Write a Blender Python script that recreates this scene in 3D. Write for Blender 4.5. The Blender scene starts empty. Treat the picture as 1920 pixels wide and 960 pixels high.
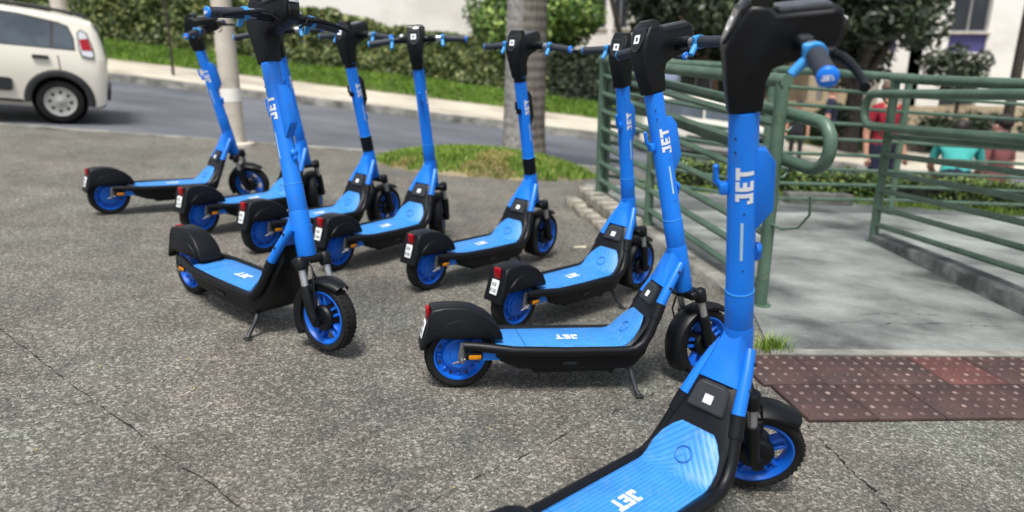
import bpy, bmesh, math, random
import numpy as np
from mathutils import Vector, Matrix, noise

random.seed(7); rng = np.random.default_rng(11)
sc = bpy.context.scene
COL = sc.collection
R = math.radians

# ------------------------------------------------------------------ camera, sky, sun, exposure
PITCH, HCAM, FPX, SLOPE = 15.52, 1.0909, 1289.66, -0.072
cam = bpy.data.cameras.new('camera'); camo = bpy.data.objects.new('camera', cam); COL.objects.link(camo)
camo.location = (0, 0, HCAM); camo.rotation_euler = (R(90 - PITCH), 0, 0)
cam.sensor_width = 36; cam.lens = FPX / 1920 * 36; cam.clip_end = 1500; cam.clip_start = .05
cam.dof.use_dof = True; cam.dof.focus_distance = 2.1; cam.dof.aperture_fstop = 1.8
sc.camera = camo

SUN_EL, SUN_AZ = 66, -168         # azimuth measured from +Y toward +X (veiled sun high behind the camera, left)
w = bpy.data.worlds.new('World'); sc.world = w; w.use_nodes = True
nt = w.node_tree; nt.nodes.clear()
sky = nt.nodes.new('ShaderNodeTexSky'); sky.sky_type = 'NISHITA'; sky.sun_disc = False
sky.sun_elevation = R(SUN_EL); sky.sun_rotation = R(SUN_AZ); sky.air_density = 1.0; sky.dust_density = 3.0; sky.ozone_density = 1.0
hs = nt.nodes.new('ShaderNodeHueSaturation'); hs.inputs['Saturation'].default_value = .42
bg = nt.nodes.new('ShaderNodeBackground'); bg.inputs['Strength'].default_value = 0.09
out = nt.nodes.new('ShaderNodeOutputWorld')
nt.links.new(sky.outputs[0], hs.inputs['Color']); nt.links.new(hs.outputs[0], bg.inputs[0]); nt.links.new(bg.outputs[0], out.inputs[0])
sl = bpy.data.lights.new('sun', 'SUN'); sl.energy = 2.5; sl.angle = R(16); sl.color = (1, .96, .9)
so = bpy.data.objects.new('sun', sl); COL.objects.link(so)
sd = Vector((math.sin(R(SUN_AZ)) * math.cos(R(SUN_EL)), math.cos(R(SUN_AZ)) * math.cos(R(SUN_EL)), math.sin(R(SUN_EL))))
so.rotation_euler = sd.to_track_quat('Z', 'Y').to_euler(); so.location = sd * 30
sc.view_settings.view_transform = 'Standard'; sc.view_settings.look = 'None'
sc.view_settings.exposure = 0.74; sc.view_settings.gamma = 1

# ------------------------------------------------------------------ materials
def lin(c):
    return tuple((x / 12.92 if x <= .04045 else ((x + .055) / 1.055) ** 2.4) for x in [v / 255 for v in c]) + (1,)
class NB:
    def __init__(s, name):
        s.m = bpy.data.materials.new(name); s.m.use_nodes = True; s.t = s.m.node_tree; s.b = s.t.nodes['Principled BSDF']
    def n(s, t, **k):
        x = s.t.nodes.new(t)
        for a, b in k.items(): setattr(x, a, b)
        return x
    def l(s, a, b): s.t.links.new(a, b)
    def coord(s, kind='Object'): return s.n('ShaderNodeTexCoord').outputs[kind]
    def noise(s, scale, detail=4, rough=.55, vec=None):
        x = s.n('ShaderNodeTexNoise'); x.inputs['Scale'].default_value = scale; x.inputs['Detail'].default_value = detail; x.inputs['Roughness'].default_value = rough
        s.l(vec if vec is not None else s.coord(), x.inputs['Vector']); return x.outputs['Fac']
    def ramp(s, fac, stops):
        r = s.n('ShaderNodeValToRGB'); e = r.color_ramp.elements
        while len(e) < len(stops): e.new(.5)
        for i, (p, c) in enumerate(stops): e[i].position = p; e[i].color = c if len(c) == 4 else (*c, 1)
        s.l(fac, r.inputs[0]); return r.outputs[0]
    def mix(s, fac, a, b, mode='MIX'):
        x = s.n('ShaderNodeMix', data_type='RGBA', blend_type=mode)
        if isinstance(fac, (int, float)): x.inputs[0].default_value = fac
        else: s.l(fac, x.inputs[0])
        for i, v in ((6, a), (7, b)):
            if isinstance(v, tuple): x.inputs[i].default_value = v
            else: s.l(v, x.inputs[i])
        return x.outputs[2]
    def math(s, op, a, b=None):
        x = s.n('ShaderNodeMath', operation=op)
        for i, v in enumerate((a, b)):
            if v is None: continue
            if isinstance(v, (int, float)): x.inputs[i].default_value = v
            else: s.l(v, x.inputs[i])
        return x.outputs[0]
    def bump(s, h, strength=.3, dist=.01):
        b = s.n('ShaderNodeBump'); b.inputs['Strength'].default_value = strength; b.inputs['Distance'].default_value = dist
        s.l(h, b.inputs['Height']); s.l(b.outputs[0], s.b.inputs['Normal'])
    def col(s, c):
        if isinstance(c, tuple): s.b.inputs['Base Color'].default_value = c
        else: s.l(c, s.b.inputs['Base Color'])
    def rough(s, r):
        if isinstance(r, (int, float)): s.b.inputs['Roughness'].default_value = r
        else: s.l(r, s.b.inputs['Roughness'])
def simple(name, rgb, rough=.5, metal=0, var=.12, vscale=18, coat=0, bump=0, spec=.5):
    n = NB(name); base = lin(rgb)
    f = n.noise(vscale, 4)
    dk = tuple(c * (1 - var) for c in base[:3]) + (1,); lt = tuple(min(1, c * (1 + var)) for c in base[:3]) + (1,)
    n.col(n.ramp(f, [(.3, dk), (.7, lt)])); n.rough(n.math('MULTIPLY_ADD', f, .2) if False else rough)
    n.b.inputs['Metallic'].default_value = metal; n.b.inputs['Coat Weight'].default_value = coat; n.b.inputs['Specular IOR Level'].default_value = spec
    if bump: n.bump(n.noise(vscale * 8, 3), bump, .002)
    return n.m
M = {}
def mat_paint(name, rgb, rough=.32):
    n = NB(name); co = n.coord(); base = lin(rgb)
    f = n.noise(7, 5, .6); c = n.ramp(f, [(.3, tuple(v * .90 for v in base[:3]) + (1,)), (.7, tuple(min(1, v * 1.06) for v in base[:3]) + (1,))])
    mp = n.n('ShaderNodeMapping'); mp.inputs['Scale'].default_value = (60, 60, 9); mp.inputs['Rotation'].default_value = (.5, .3, 0); n.l(co, mp.inputs[0])
    scr = n.ramp(n.noise(3.2, 6, .75, mp.outputs[0]), [(.70, (0, 0, 0)), (.76, (.55, .55, .55))])
    dirt = n.ramp(n.noise(26, 6, .7), [(.56, (0, 0, 0)), (.78, (.5, .5, .5))])
    c = n.mix(dirt, c, lin((70, 92, 120))); c = n.mix(scr, c, lin((120, 160, 205)))
    n.col(c); n.rough(n.math('MULTIPLY_ADD', f, .25)); 
    for x in n.t.nodes:
        if x.type == 'MATH' and x.operation == 'MULTIPLY_ADD': x.inputs[2].default_value = rough - .10
    return n.m
M['blue'] = mat_paint('blue_paint', (14, 120, 230))
M['blue_rim'] = simple('blue_rim_paint', (12, 98, 206), .4, 0, .08, 14)
M['ring_blue'] = simple('light_blue_plastic', (60, 150, 222), .45, 0, .06)
M['black'] = simple('black_plastic', (12, 15, 20), .42, 0, .25, 30, bump=.15, spec=.3)
M['black_gloss'] = simple('black_gloss_plastic', (10, 12, 15), .15, 0, .2, 20, spec=.6)
M['plate_dark'] = simple('dark_plate', (40, 44, 49), .45, 0, .1, 30)
M['rubber'] = simple('tyre_rubber', (26, 26, 27), .8, 0, .25, 40, bump=.3, spec=.3)
M['grip'] = simple('grip_rubber', (44, 50, 60), .6, 0, .15, 60, bump=.4)
M['steel'] = simple('dull_steel', (150, 152, 155), .35, .9, .15, 40)
M['alu'] = simple('brushed_aluminium', (190, 192, 196), .28, .8, .1, 40)
M['display'] = simple('grey_display_plastic', (70, 74, 80), .22, 0, .35, 35)  # mottled lighter grey plastic, low roughness
M['white'] = simple('white_print', (235, 238, 240), .5, 0, .03)
M['strip'] = simple('reflective_strip', (178, 214, 228), .3, 0, .05)
M['red'] = simple('red_lens', (150, 12, 24), .15, 0, .2, 60)
M['amber'] = simple('amber_lens', (205, 130, 12), .2, 0, .2, 60)
M['ink'] = simple('dark_ink', (70, 72, 76), .6)
M['green'] = None
def mat_green():
    n = NB('green_railing_paint')
    f = n.noise(6, 6, .6); c = n.ramp(f, [(.3, lin((60, 86, 72))), (.7, lin((90, 115, 98)))])
    r = n.ramp(n.noise(40, 5, .7), [(.60, (0, 0, 0)), (.70, (.8, .8, .8))])
    n.col(n.mix(r, c, lin((132, 128, 86)))); n.rough(.42); n.bump(n.noise(60, 3), .15, .002); return n.m
M['green'] = mat_green()
def mat_aggregate():
    n = NB('exposed_aggregate'); co = n.coord()
    v = n.n('ShaderNodeTexVoronoi'); v.inputs['Scale'].default_value = 132; n.l(co, v.inputs['Vector'])
    sep = n.n('ShaderNodeSeparateColor'); n.l(v.outputs['Color'], sep.inputs[0])
    c1 = n.ramp(sep.outputs[0], [(0, lin((44, 44, 41))), (.4, lin((82, 82, 77))), (.75, lin((108, 107, 101))), (1, lin((180, 178, 170)))])
    v2 = n.n('ShaderNodeTexVoronoi'); v2.inputs['Scale'].default_value = 310; n.l(co, v2.inputs['Vector'])
    sep2 = n.n('ShaderNodeSeparateColor'); n.l(v2.outputs['Color'], sep2.inputs[0])
    c2 = n.ramp(sep2.outputs[1], [(0, lin((52, 51, 47))), (.6, lin((97, 96, 89))), (1, lin((170, 168, 159)))])
    c = n.mix(.45, c1, c2)
    dirt = n.ramp(n.noise(1.1, 6, .62), [(.32, (.76, .76, .76)), (.62, (1.1, 1.09, 1.08))])
    c = n.mix(1.0, c, dirt, 'MULTIPLY')
    warm = n.ramp(n.noise(1.6, 5, .6), [(.38, (.97, 1.02, 1.0)), (.6, (1.06, .99, .97))])
    c = n.mix(1.0, c, warm, 'MULTIPLY')
    pat = n.ramp(n.noise(4.5, 5, .65), [(.4, (.84, .84, .84)), (.6, (1.1, 1.1, 1.1))])
    c = n.mix(1.0, c, pat, 'MULTIPLY')
    n.col(c); n.rough(.82); n.bump(n.mix(.5, v.outputs['Distance'], v2.outputs['Distance']), .55, .006); return n.m
M['aggregate'] = mat_aggregate()
def mat_concrete(name, a, b, c, stain=1.3, bs=.25):
    n = NB(name); co = n.coord()
    mp = n.n('ShaderNodeMapping'); mp.inputs['Scale'].default_value = (.75, 1.1, 1); mp.inputs['Rotation'].default_value = (0, 0, .5); n.l(co, mp.inputs[0])
    f = n.noise(stain, 8, .66, mp.outputs[0]); base = n.ramp(f, [(.34, lin(a)), (.48, lin(b)), (.66, lin(c))])
    g = n.ramp(n.noise(55, 5, .7), [(.3, (.86, .86, .86)), (.7, (1.08, 1.08, 1.08))])
    n.col(n.mix(1.0, base, g, 'MULTIPLY')); n.rough(.72); n.bump(n.noise(70, 5, .7), bs, .004); return n.m
M['concrete'] = mat_concrete('ramp_concrete', (74, 77, 76), (116, 121, 119), (148, 154, 151), 2.1, .35)
M['kerb'] = mat_concrete('kerb_concrete', (78, 78, 74), (122, 122, 116), (160, 158, 150), 4, .5)
M['kerb_dark'] = mat_concrete('dirty_shaded_kerb_concrete', (54, 57, 57), (84, 88, 88), (124, 126, 123), 5, .5)  # darker tone for dirt, with the shade on the kerb face painted in
M['pave'] = mat_concrete('pavement_concrete', (150, 142, 128), (186, 178, 162), (208, 202, 186), .7, .2)
M['pole'] = mat_concrete('pole_concrete', (168, 160, 148), (196, 188, 175), (214, 208, 196), 2.2, .2)
M['stucco'] = mat_concrete('white_stucco', (224, 220, 212), (240, 238, 232), (246, 245, 241), .5, .1)
M['asphalt'] = mat_concrete('asphalt', (78, 81, 89), (92, 95, 103), (108, 111, 118), .6, .3)
M['stone'] = mat_concrete('rough_stone', (92, 88, 78), (138, 134, 122), (176, 172, 160), 9, .9)
M['earth'] = mat_concrete('dry_earth', (86, 78, 62), (120, 108, 86), (150, 136, 108), 5, .8)
M['crack'] = simple('crack_dirt', (28, 27, 25), .9)
def mat_tile(name, a, b):
    n = NB(name); co = n.coord()
    s = n.n('ShaderNodeSeparateXYZ'); n.l(co, s.inputs[0])
    top = n.ramp(n.math('MULTIPLY', s.outputs[2], 38), [(.58, (0, 0, 0)), (.68, (1, 1, 1))])
    oi = n.n('ShaderNodeObjectInfo')
    va = n.n('ShaderNodeVectorMath', operation='ADD'); n.l(co, va.inputs[0]); n.l(oi.outputs['Location'], va.inputs[1])
    f = n.noise(7, 6, .65, va.outputs[0]); base = n.ramp(f, [(.3, lin(a)), (.7, lin(b))])
    wear = n.math('MULTIPLY', top, n.ramp(n.noise(26, 2, .5, va.outputs[0]), [(.42, (.02, .02, .02)), (.68, (.6, .6, .6))]))
    n.col(n.mix(wear, base, lin((172, 152, 146)))); n.rough(.75); n.bump(n.noise(120, 4), .3, .003); return n.m
M['tile'] = mat_tile('maroon_tactile_tile', (54, 44, 43), (86, 61, 59))
M['tile_red'] = mat_tile('red_tactile_tile', (80, 52, 49), (108, 65, 61))
def mat_leaf(name, a, b, c):
    n = NB(name); g = n.n('ShaderNodeNewGeometry')
    r = n.ramp(g.outputs['Random Per Island'], [(0, lin(a)), (.55, lin(b)), (1, lin(c))])
    cl = n.ramp(n.noise(1.3, 3), [(.35, (.75, .77, .75)), (.65, (1.15, 1.15, 1.08))])
    n.col(n.mix(1.0, r, cl, 'MULTIPLY')); n.rough(.5)
    n.b.inputs['Transmission Weight'].default_value = 0
    return n.m
M['hedge'] = mat_leaf('hedge_leaves', (44, 62, 32), (88, 110, 54), (172, 174, 112))
M['shrub'] = mat_leaf('shrub_leaves', (40, 68, 28), (88, 126, 52), (168, 188, 104))
M['darkleaf'] = mat_leaf('dark_tree_leaves', (22, 34, 24), (44, 60, 40), (86, 98, 70))
M['lowhedge'] = mat_leaf('low_hedge_leaves', (36, 58, 24), (68, 96, 38), (128, 146, 72))
M['grassblade'] = mat_leaf('grass_blades', (70, 108, 32), (112, 148, 50), (168, 182, 92))
M['dryblade'] = mat_leaf('dry_grass_blades', (140, 132, 74), (174, 160, 100), (200, 188, 132))
M['vergeblade'] = mat_leaf('verge_grass_blades', (70, 108, 26), (98, 136, 40), (128, 160, 58))
M['bark'] = None
def mat_palm(name, a, b, c):
    n = NB(name); co = n.coord(); s = n.n('ShaderNodeSeparateXYZ'); n.l(co, s.inputs[0])
    wv = n.math('SINE', n.math('MULTIPLY_ADD', s.outputs[2], 62)); 
    f = n.noise(9, 6, .7); mp = n.n('ShaderNodeMapping'); mp.inputs['Scale'].default_value = (14, 14, 1.2); n.l(co, mp.inputs[0]); f2 = n.noise(2.0, 5, .6, mp.outputs[0])
    k = n.math('ADD', n.math('MULTIPLY', wv, .09), n.math('ADD', n.math('MULTIPLY', f, .5), n.math('MULTIPLY', f2, .5)))
    n.col(n.ramp(k, [(.32, lin(a)), (.5, lin(b)), (.7, lin(c))])); n.rough(.85); n.bump(k, .6, .02); return n.m
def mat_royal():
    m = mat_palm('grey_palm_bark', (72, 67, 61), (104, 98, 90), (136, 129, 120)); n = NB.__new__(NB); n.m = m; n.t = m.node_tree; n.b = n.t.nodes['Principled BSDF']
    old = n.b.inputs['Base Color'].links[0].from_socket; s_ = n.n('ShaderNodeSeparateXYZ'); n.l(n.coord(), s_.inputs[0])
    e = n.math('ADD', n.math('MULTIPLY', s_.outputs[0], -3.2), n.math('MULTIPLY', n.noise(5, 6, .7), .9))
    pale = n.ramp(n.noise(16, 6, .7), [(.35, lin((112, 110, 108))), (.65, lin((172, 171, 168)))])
    n.col(n.mix(n.ramp(e, [(.40, (0, 0, 0)), (.56, (.85, .85, .85))]), old, pale)); return m  # low-x side painted paler, light from the left put into the bark colour
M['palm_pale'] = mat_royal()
M['bark'] = mat_palm('tree_bark', (38, 33, 29), (58, 52, 46), (82, 74, 66))
M['twig'] = simple('hedge_twigs', (30, 36, 22), .9, 0, .3, 6)
M['carpaint'] = simple('white_car_paint', (228, 224, 211), .22, 0, .02, 3, coat=.6)
M['carblack'] = simple('car_black_trim', (44, 46, 50), .55, 0, .1)
M['glass'] = None
def mat_glass():
    n = NB('car_window_glass'); n.col(n.ramp(n.noise(2.5, 3), [(.4, lin((58, 68, 77))), (.6, lin((72, 84, 93)))])); n.rough(.06)
    n.b.inputs['Specular IOR Level'].default_value = .9; return n.m
M['glass'] = mat_glass()
M['winglass'] = simple('building_glass', (52, 58, 66), .12, 0, .3, 1.5)
M['lampclear'] = simple('clear_lamp_plastic', (196, 200, 208), .15, 0, .1)
M['hubcap'] = simple('silver_hubcap', (176, 176, 172), .35, .3, .08)
M['beige'] = mat_concrete('beige_stucco', (150, 134, 112), (178, 162, 138), (194, 180, 158), .5, .1)
M['brown'] = mat_concrete('brown_brick_render', (78, 62, 52), (104, 84, 70), (124, 104, 88), 1, .2)
M['greywall'] = mat_concrete('grey_render', (116, 116, 116), (142, 142, 142), (160, 160, 158), .6, .1)
M['purple'] = simple('purple_panel', (84, 82, 140), .5, 0, .08, 2)
M['skin'] = simple('skin', (190, 140, 116), .55, 0, .08)
M['skin2'] = simple('skin_fair', (206, 158, 140), .55, 0, .08)
M['hair'] = simple('dark_hair', (34, 27, 24), .6, 0, .2)
M['hair_grey'] = simple('short_grey_brown_hair', (112, 92, 80), .6, 0, .2)
M['cloth_red'] = simple('red_cloth', (140, 20, 40), .85, 0, .12, 9)
M['cloth_teal'] = simple('teal_cloth', (62, 168, 162), .8, 0, .12, 9)
M['cloth_navy'] = simple('navy_cloth', (28, 34, 58), .85, 0, .12, 9)
M['cloth_pink'] = simple('dusty_rose_cloth', (132, 78, 78), .85, 0, .12, 9)
M['cloth_pale'] = simple('pale_blue_cloth', (138, 150, 176), .85, 0, .12, 9)
M['cloth_dark'] = simple('charcoal_cloth', (36, 38, 44), .85, 0, .12, 9)
M['scrap'] = simple('cardboard_scrap', (190, 180, 158), .8)
M['cable'] = simple('black_cable', (26, 34, 30), .7)
def mat_mat():
    n = NB('blue_ribbed_deck_rubber'); co = n.coord()
    s = n.n('ShaderNodeSeparateXYZ'); n.l(co, s.inputs[0])
    # straight ribs on the flat, chevron ribs on the upturned front
    sw = n.math('GREATER_THAN', s.outputs[0], .545)
    ay = n.math('ABSOLUTE', s.outputs[1])
    str_ = n.math('MULTIPLY', s.outputs[1], 560)
    chev = n.math('MULTIPLY', n.math('ADD', n.math('MULTIPLY', s.outputs[0], .8), n.math('MULTIPLY', ay, .6)), 560)
    ph = n.math('ADD', n.math('MULTIPLY', sw, chev), n.math('MULTIPLY', n.math('SUBTRACT', 1, sw), str_))
    h = n.math('SINE', ph)
    r = n.ramp(n.math('MULTIPLY_ADD', h, .5), [(.0, lin((42, 118, 196))), (.35, lin((58, 140, 216)))])
    n.t.nodes[-1] if False else None
    d = n.ramp(n.noise(14, 6, .65), [(.35, (.86, .88, .9)), (.62, (1.05, 1.05, 1.05))])
    du = n.ramp(n.noise(38, 7, .75), [(.54, (0, 0, 0)), (.74, (.42, .42, .42))]); n.col(n.mix(du, n.mix(1.0, r, d, 'MULTIPLY'), lin((138, 158, 176)))); n.rough(.45); n.bump(h, .22, .001); return n.m
M['mat'] = mat_mat()

# ------------------------------------------------------------------ mesh building
class MB:
    def __init__(s): s.bm = bmesh.new()
    def box(s, c, d, rot=None, bevel=0, seg=2):
        t = bmesh.new(); bmesh.ops.create_cube(t, size=1)
        for v in t.verts: v.co = Vector((v.co.x * d[0], v.co.y * d[1], v.co.z * d[2]))
        if bevel: bmesh.ops.bevel(t, geom=t.edges[:], offset=bevel, segments=seg, affect='EDGES', profile=.5)
        m = Matrix.Translation(c) @ (rot.to_4x4() if rot is not None else Matrix())
        t.transform(m); s._merge(t); return s
    def _merge(s, t):
        me = bpy.data.meshes.new('tmp'); t.to_mesh(me); t.free(); s.bm.from_mesh(me); bpy.data.meshes.remove(me)
    def rings(s, rings, closed=True, cap=(True, True), loop=False):
        vs = [[s.bm.verts.new(p) for p in r] for r in rings]; n = len(vs[0])
        pairs = list(zip(vs[:-1], vs[1:])) + ([(vs[-1], vs[0])] if loop else [])
        for a, b in pairs:
            for i in range(n if closed else n - 1):
                j = (i + 1) % n
                try: s.bm.faces.new((a[i], a[j], b[j], b[i]))
                except ValueError: pass
        if closed and not loop:
            if cap[0]: s.bm.faces.new(vs[0][::-1])
            if cap[1]: s.bm.faces.new(vs[-1])
        return s
    def tube(s, pts, r, n=12, sq=1.0, up=(0, 0, 1), closed=False):
        pts = [Vector(p) for p in pts]; N = len(pts)
        rr = r if isinstance(r, (list, tuple)) else [r] * N
        rings = []; prev = None
        for i, p in enumerate(pts):
            if closed: t = pts[(i + 1) % N] - pts[i - 1]
            else: t = (pts[min(i + 1, N - 1)] - pts[max(i - 1, 0)])
            t.normalize()
            if prev is None:
                u = Vector(up); u = u - t * u.dot(t)
                if u.length < 1e-3: u = Vector((1, 0, 0)) - t * t.x
                u.normalize()
            else:
                u = prev - t * prev.dot(t); u.normalize()
            prev = u; v = t.cross(u)
            rings.append([p + (u * math.cos(2 * math.pi * k / n) * sq + v * math.sin(2 * math.pi * k / n)) * rr[i] for k in range(n)])
        return s.rings(rings, loop=closed)
    def lathe(s, prof, n=32, axis='Z', c=(0, 0, 0), closed=False, capped=True):
        # prof: list of (radius, height); axis of revolution
        rings = []
        for r, h in prof:
            ring = []
            for k in range(n):
                a = 2 * math.pi * k / n; x, y = r * math.cos(a), r * math.sin(a)
                p = {'Z': (x, y, h), 'Y': (x, -h, y), 'X': (h, x, y)}[axis]
                ring.append(Vector(p) + Vector(c))
            rings.append(ring)
        return s.rings(rings, loop=closed, cap=(capped and prof[0][0] > 1e-6, capped and prof[-1][0] > 1e-6))
    def prism(s, poly, y0, y1, plane='XZ', bevel=0, seg=2, taper=None):
        t = bmesh.new()
        def P(a, b, h): return {'XZ': (a, h, b), 'XY': (a, b, h), 'YZ': (h, a, b)}[plane]
        def T(a, b, h): return P(a, b, h * (taper(a, b) if taper else 1))
        va = [t.verts.new(T(a, b, y0)) for a, b in poly]; vb = [t.verts.new(T(a, b, y1)) for a, b in poly]
        n = len(poly); t.faces.new(va); t.faces.new(vb[::-1])
        for i in range(n): t.faces.new((va[(i + 1) % n], va[i], vb[i], vb[(i + 1) % n]))
        bmesh.ops.recalc_face_normals(t, faces=t.faces[:])
        if bevel:
            es = [e for e in t.edges if all(len(f.verts) == n or True for f in e.link_faces) and any(len(f.verts) == n for f in e.link_faces)] if n != 4 else t.edges[:]
            bmesh.ops.bevel(t, geom=es, offset=bevel, segments=seg, affect='EDGES', profile=.5, clamp_overlap=True)
        s._merge(t); return s
    def quadmesh(s, verts, faces):
        vs = [s.bm.verts.new(v) for v in verts]
        for f in faces:
            try: s.bm.faces.new([vs[i] for i in f])
            except ValueError: pass
        return s
    def sphere(s, c, r, sc=(1, 1, 1), u=12, v=8):
        t = bmesh.new(); bmesh.ops.create_uvsphere(t, u_segments=u, v_segments=v, radius=r)
        for x in t.verts: x.co = Vector((x.co.x * sc[0], x.co.y * sc[1], x.co.z * sc[2])) + Vector(c)
        s._merge(t); return s
    def xf(s, m): s.bm.transform(m); return s
    def mesh(s, name, mat, angle=38, recalc=True):
        if recalc: bmesh.ops.recalc_face_normals(s.bm, faces=s.bm.faces[:])
        me = bpy.data.meshes.new(name); s.bm.to_mesh(me); s.bm.free()
        if mat is not None: me.materials.append(mat)
        me.shade_smooth() if hasattr(me, 'shade_smooth') else None
        if angle < 180: me.set_sharp_from_angle(angle=R(angle))
        return me
def link(name, me, parent=None, loc=None, rot=None):
    o = bpy.data.objects.new(name, me); COL.objects.link(o); o.parent = parent
    if loc is not None: o.location = loc
    if rot is not None: o.rotation_euler = rot
    return o
def part(name, mb, mat, parent=None, angle=38, recalc=True): return link(name, mb.mesh(name, M[mat], angle, recalc), parent)
def tag(o, label=None, cat=None, group=None, kind=None):
    if label: o['label'] = label
    if cat: o['category'] = cat
    if group: o['group'] = group
    if kind: o['kind'] = kind
    return o
def empty(name, loc=(0, 0, 0)):
    o = bpy.data.objects.new(name, None); COL.objects.link(o); o.location = loc; o.empty_display_size = .1; return o
def pz(x, y=0): return SLOPE * max(-9, min(9, x))                       # plaza plane
def rz(x): return -.25 - .12 * max(-15, min(9, x))                      # street plane

# block letters J E T as non-overlapping rectangles, cap height 1
JET = [[(0, 0, .22, .36), (.22, 0, .42, .24), (.42, 0, .68, 1), (.18, .78, .42, 1)],
       [(.84, 0, 1.1, 1), (1.1, 0, 1.46, .22), (1.1, .39, 1.42, .61), (1.1, .78, 1.46, 1)],
       [(1.56, .77, 1.82, 1), (1.82, 0, 2.08, 1), (2.08, .77, 2.34, 1)]]
def jet_rects(): return [r for l in JET for r in l]
JW = 2.34
def jet_mesh(fn, step=.14):
    b = MB()
    for x0, y0, x1, y1 in jet_rects():
        nx = max(1, int((x1 - x0) / step)); ny = max(1, int((y1 - y0) / step))
        vs = [fn(x0 + (x1 - x0) * i / nx, y0 + (y1 - y0) * j / ny) for j in range(ny + 1) for i in range(nx + 1)]
        fs = [(j * (nx + 1) + i, j * (nx + 1) + i + 1, (j + 1) * (nx + 1) + i + 1, (j + 1) * (nx + 1) + i) for j in range(ny) for i in range(nx)]
        b.quadmesh(vs, fs)
    return b

# ------------------------------------------------------------------ the setting
def grid_sheet(name, xs, ys, zf, mat, angle=180):
    verts = [(x, y, zf(x, y)) for y in ys for x in xs]; nx = len(xs)
    faces = [(j * nx + i, j * nx + i + 1, (j + 1) * nx + i + 1, (j + 1) * nx + i) for j in range(len(ys) - 1) for i in range(nx - 1)]
    me = bpy.data.meshes.new(name); me.from_pydata(verts, [], faces); me.materials.append(M[mat]); me.shade_smooth()
    return tag(link(name, me), kind='structure')
grid_sheet('ground', list(np.linspace(-400, 400, 9)), list(np.linspace(-400, 500, 9)), lambda x, y: -2.2, 'earth')
def plaza_z(x, y):
    return pz(x) + .004 * noise.noise((x * .9, y * .9, 0))
def plaza_sheet():
    xs = list(np.arange(-12, 9.01, .25)); ys = list(np.arange(-5, 8.01, .25)); nx = len(xs)
    verts = [(x, y, plaza_z(x, y)) for y in ys for x in xs]; faces = []
    for j in range(len(ys) - 1):
        for i in range(nx - 1):
            x, y = xs[i] + .125, ys[j] + .125
            if (x > 1.5 and y > 6.75) or (x < -6.75 and y > 4.5): continue
            faces.append((j * nx + i, j * nx + i + 1, (j + 1) * nx + i + 1, (j + 1) * nx + i))
    me = bpy.data.meshes.new('plaza'); me.from_pydata(verts, [], faces); me.materials.append(M['aggregate']); me.shade_smooth()
    return tag(link('plaza', me), kind='structure')
plaza_sheet()
def road_z(x, y):
    t = min(1, max(0, (y - 7.9) / 1.6)); s = rz(x); return (1 - t) * min(s, pz(x) - .02) + t * s
grid_sheet('road', list(np.arange(-26, 30.1, .5)), [4.5, 6.7, 7.9, 8.2, 8.6, 9, 9.5, 10, 11, 12, 13, 14, 15.02], road_z, 'asphalt')
# edge of the plaza toward the street
b = MB()
xs = list(np.arange(-6.75, 1.7, .25))
b.rings([[(x, 7.98, pz(x) + .012), (x, 8.14, pz(x) + .012), (x, 8.15, min(road_z(x, 8.15), pz(x)) - .1), (x, 7.98, min(road_z(x, 8.15), pz(x)) - .1)] for x in xs])
tag(part('plaza_kerb', b, 'kerb', angle=30), kind='structure')
# far kerb, pavement, verge
xs = list(np.arange(-26, 30.1, .5))
b = MB(); b.rings([[(x, 15.0, rz(x) - .05), (x, 15.02, rz(x) + .15), (x, 15.18, rz(x) + .16), (x, 15.18, rz(x) - .05)] for x in xs])
tag(part('far_kerb', b, 'kerb', angle=30), kind='structure')
grid_sheet('pavement', xs, [15.18, 16, 17, 17.6], lambda x, y: rz(x) + .155 + .06 * (y - 15.18), 'pave')
def verge_z(x, y): return rz(x) + .30 + .2 * (y - 17.6) + .03 * noise.noise((x, y, 3))
grid_sheet('verge', xs, list(np.arange(17.6, 23.1, .5)), verge_z, 'earth')
grid_sheet('far_yard', list(np.arange(2.5, 42, 1)), [17.55, 22, 30, 60], lambda x, y: rz(x) + .31, 'pave').location.z = .01

def blades(name, pts, hgt, wid, mat, kind='stuff', label=None, cat=None, bend=.5, parent=None):
    pts = np.asarray(pts); n = len(pts)
    a = rng.uniform(0, 2 * np.pi, n); h = hgt * rng.uniform(.5, 1.2, n); d = np.stack([np.cos(a), np.sin(a)], 1)
    le = rng.uniform(0, 2 * np.pi, n); lean = np.stack([np.cos(le), np.sin(le)], 1) * (h * bend * rng.uniform(.2, 1, n))[:, None]
    v = np.zeros((n, 5, 3))
    v[:, 0] = pts; v[:, 1] = pts; v[:, 0, :2] -= d * wid / 2; v[:, 1, :2] += d * wid / 2
    mid = pts.copy(); mid[:, 2] += h * .6; mid[:, :2] += lean * .4
    v[:, 2] = mid; v[:, 3] = mid; v[:, 2, :2] += d * wid * .35; v[:, 3, :2] -= d * wid * .35
    tip = pts.copy(); tip[:, 2] += h; tip[:, :2] += lean; v[:, 4] = tip
    me = bpy.data.meshes.new(name); base = np.arange(n)[:, None] * 5
    f = [tuple(r) for r in (base + [0, 1, 2, 3])] + [tuple(r) for r in (base + [3, 2, 4])]
    me.from_pydata(v.reshape(-1, 3).tolist(), [], [tuple(int(i) for i in q) for q in f]); me.materials.append(M[mat])
    o = link(name, me, parent); return tag(o, label, cat, kind=kind)
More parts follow.
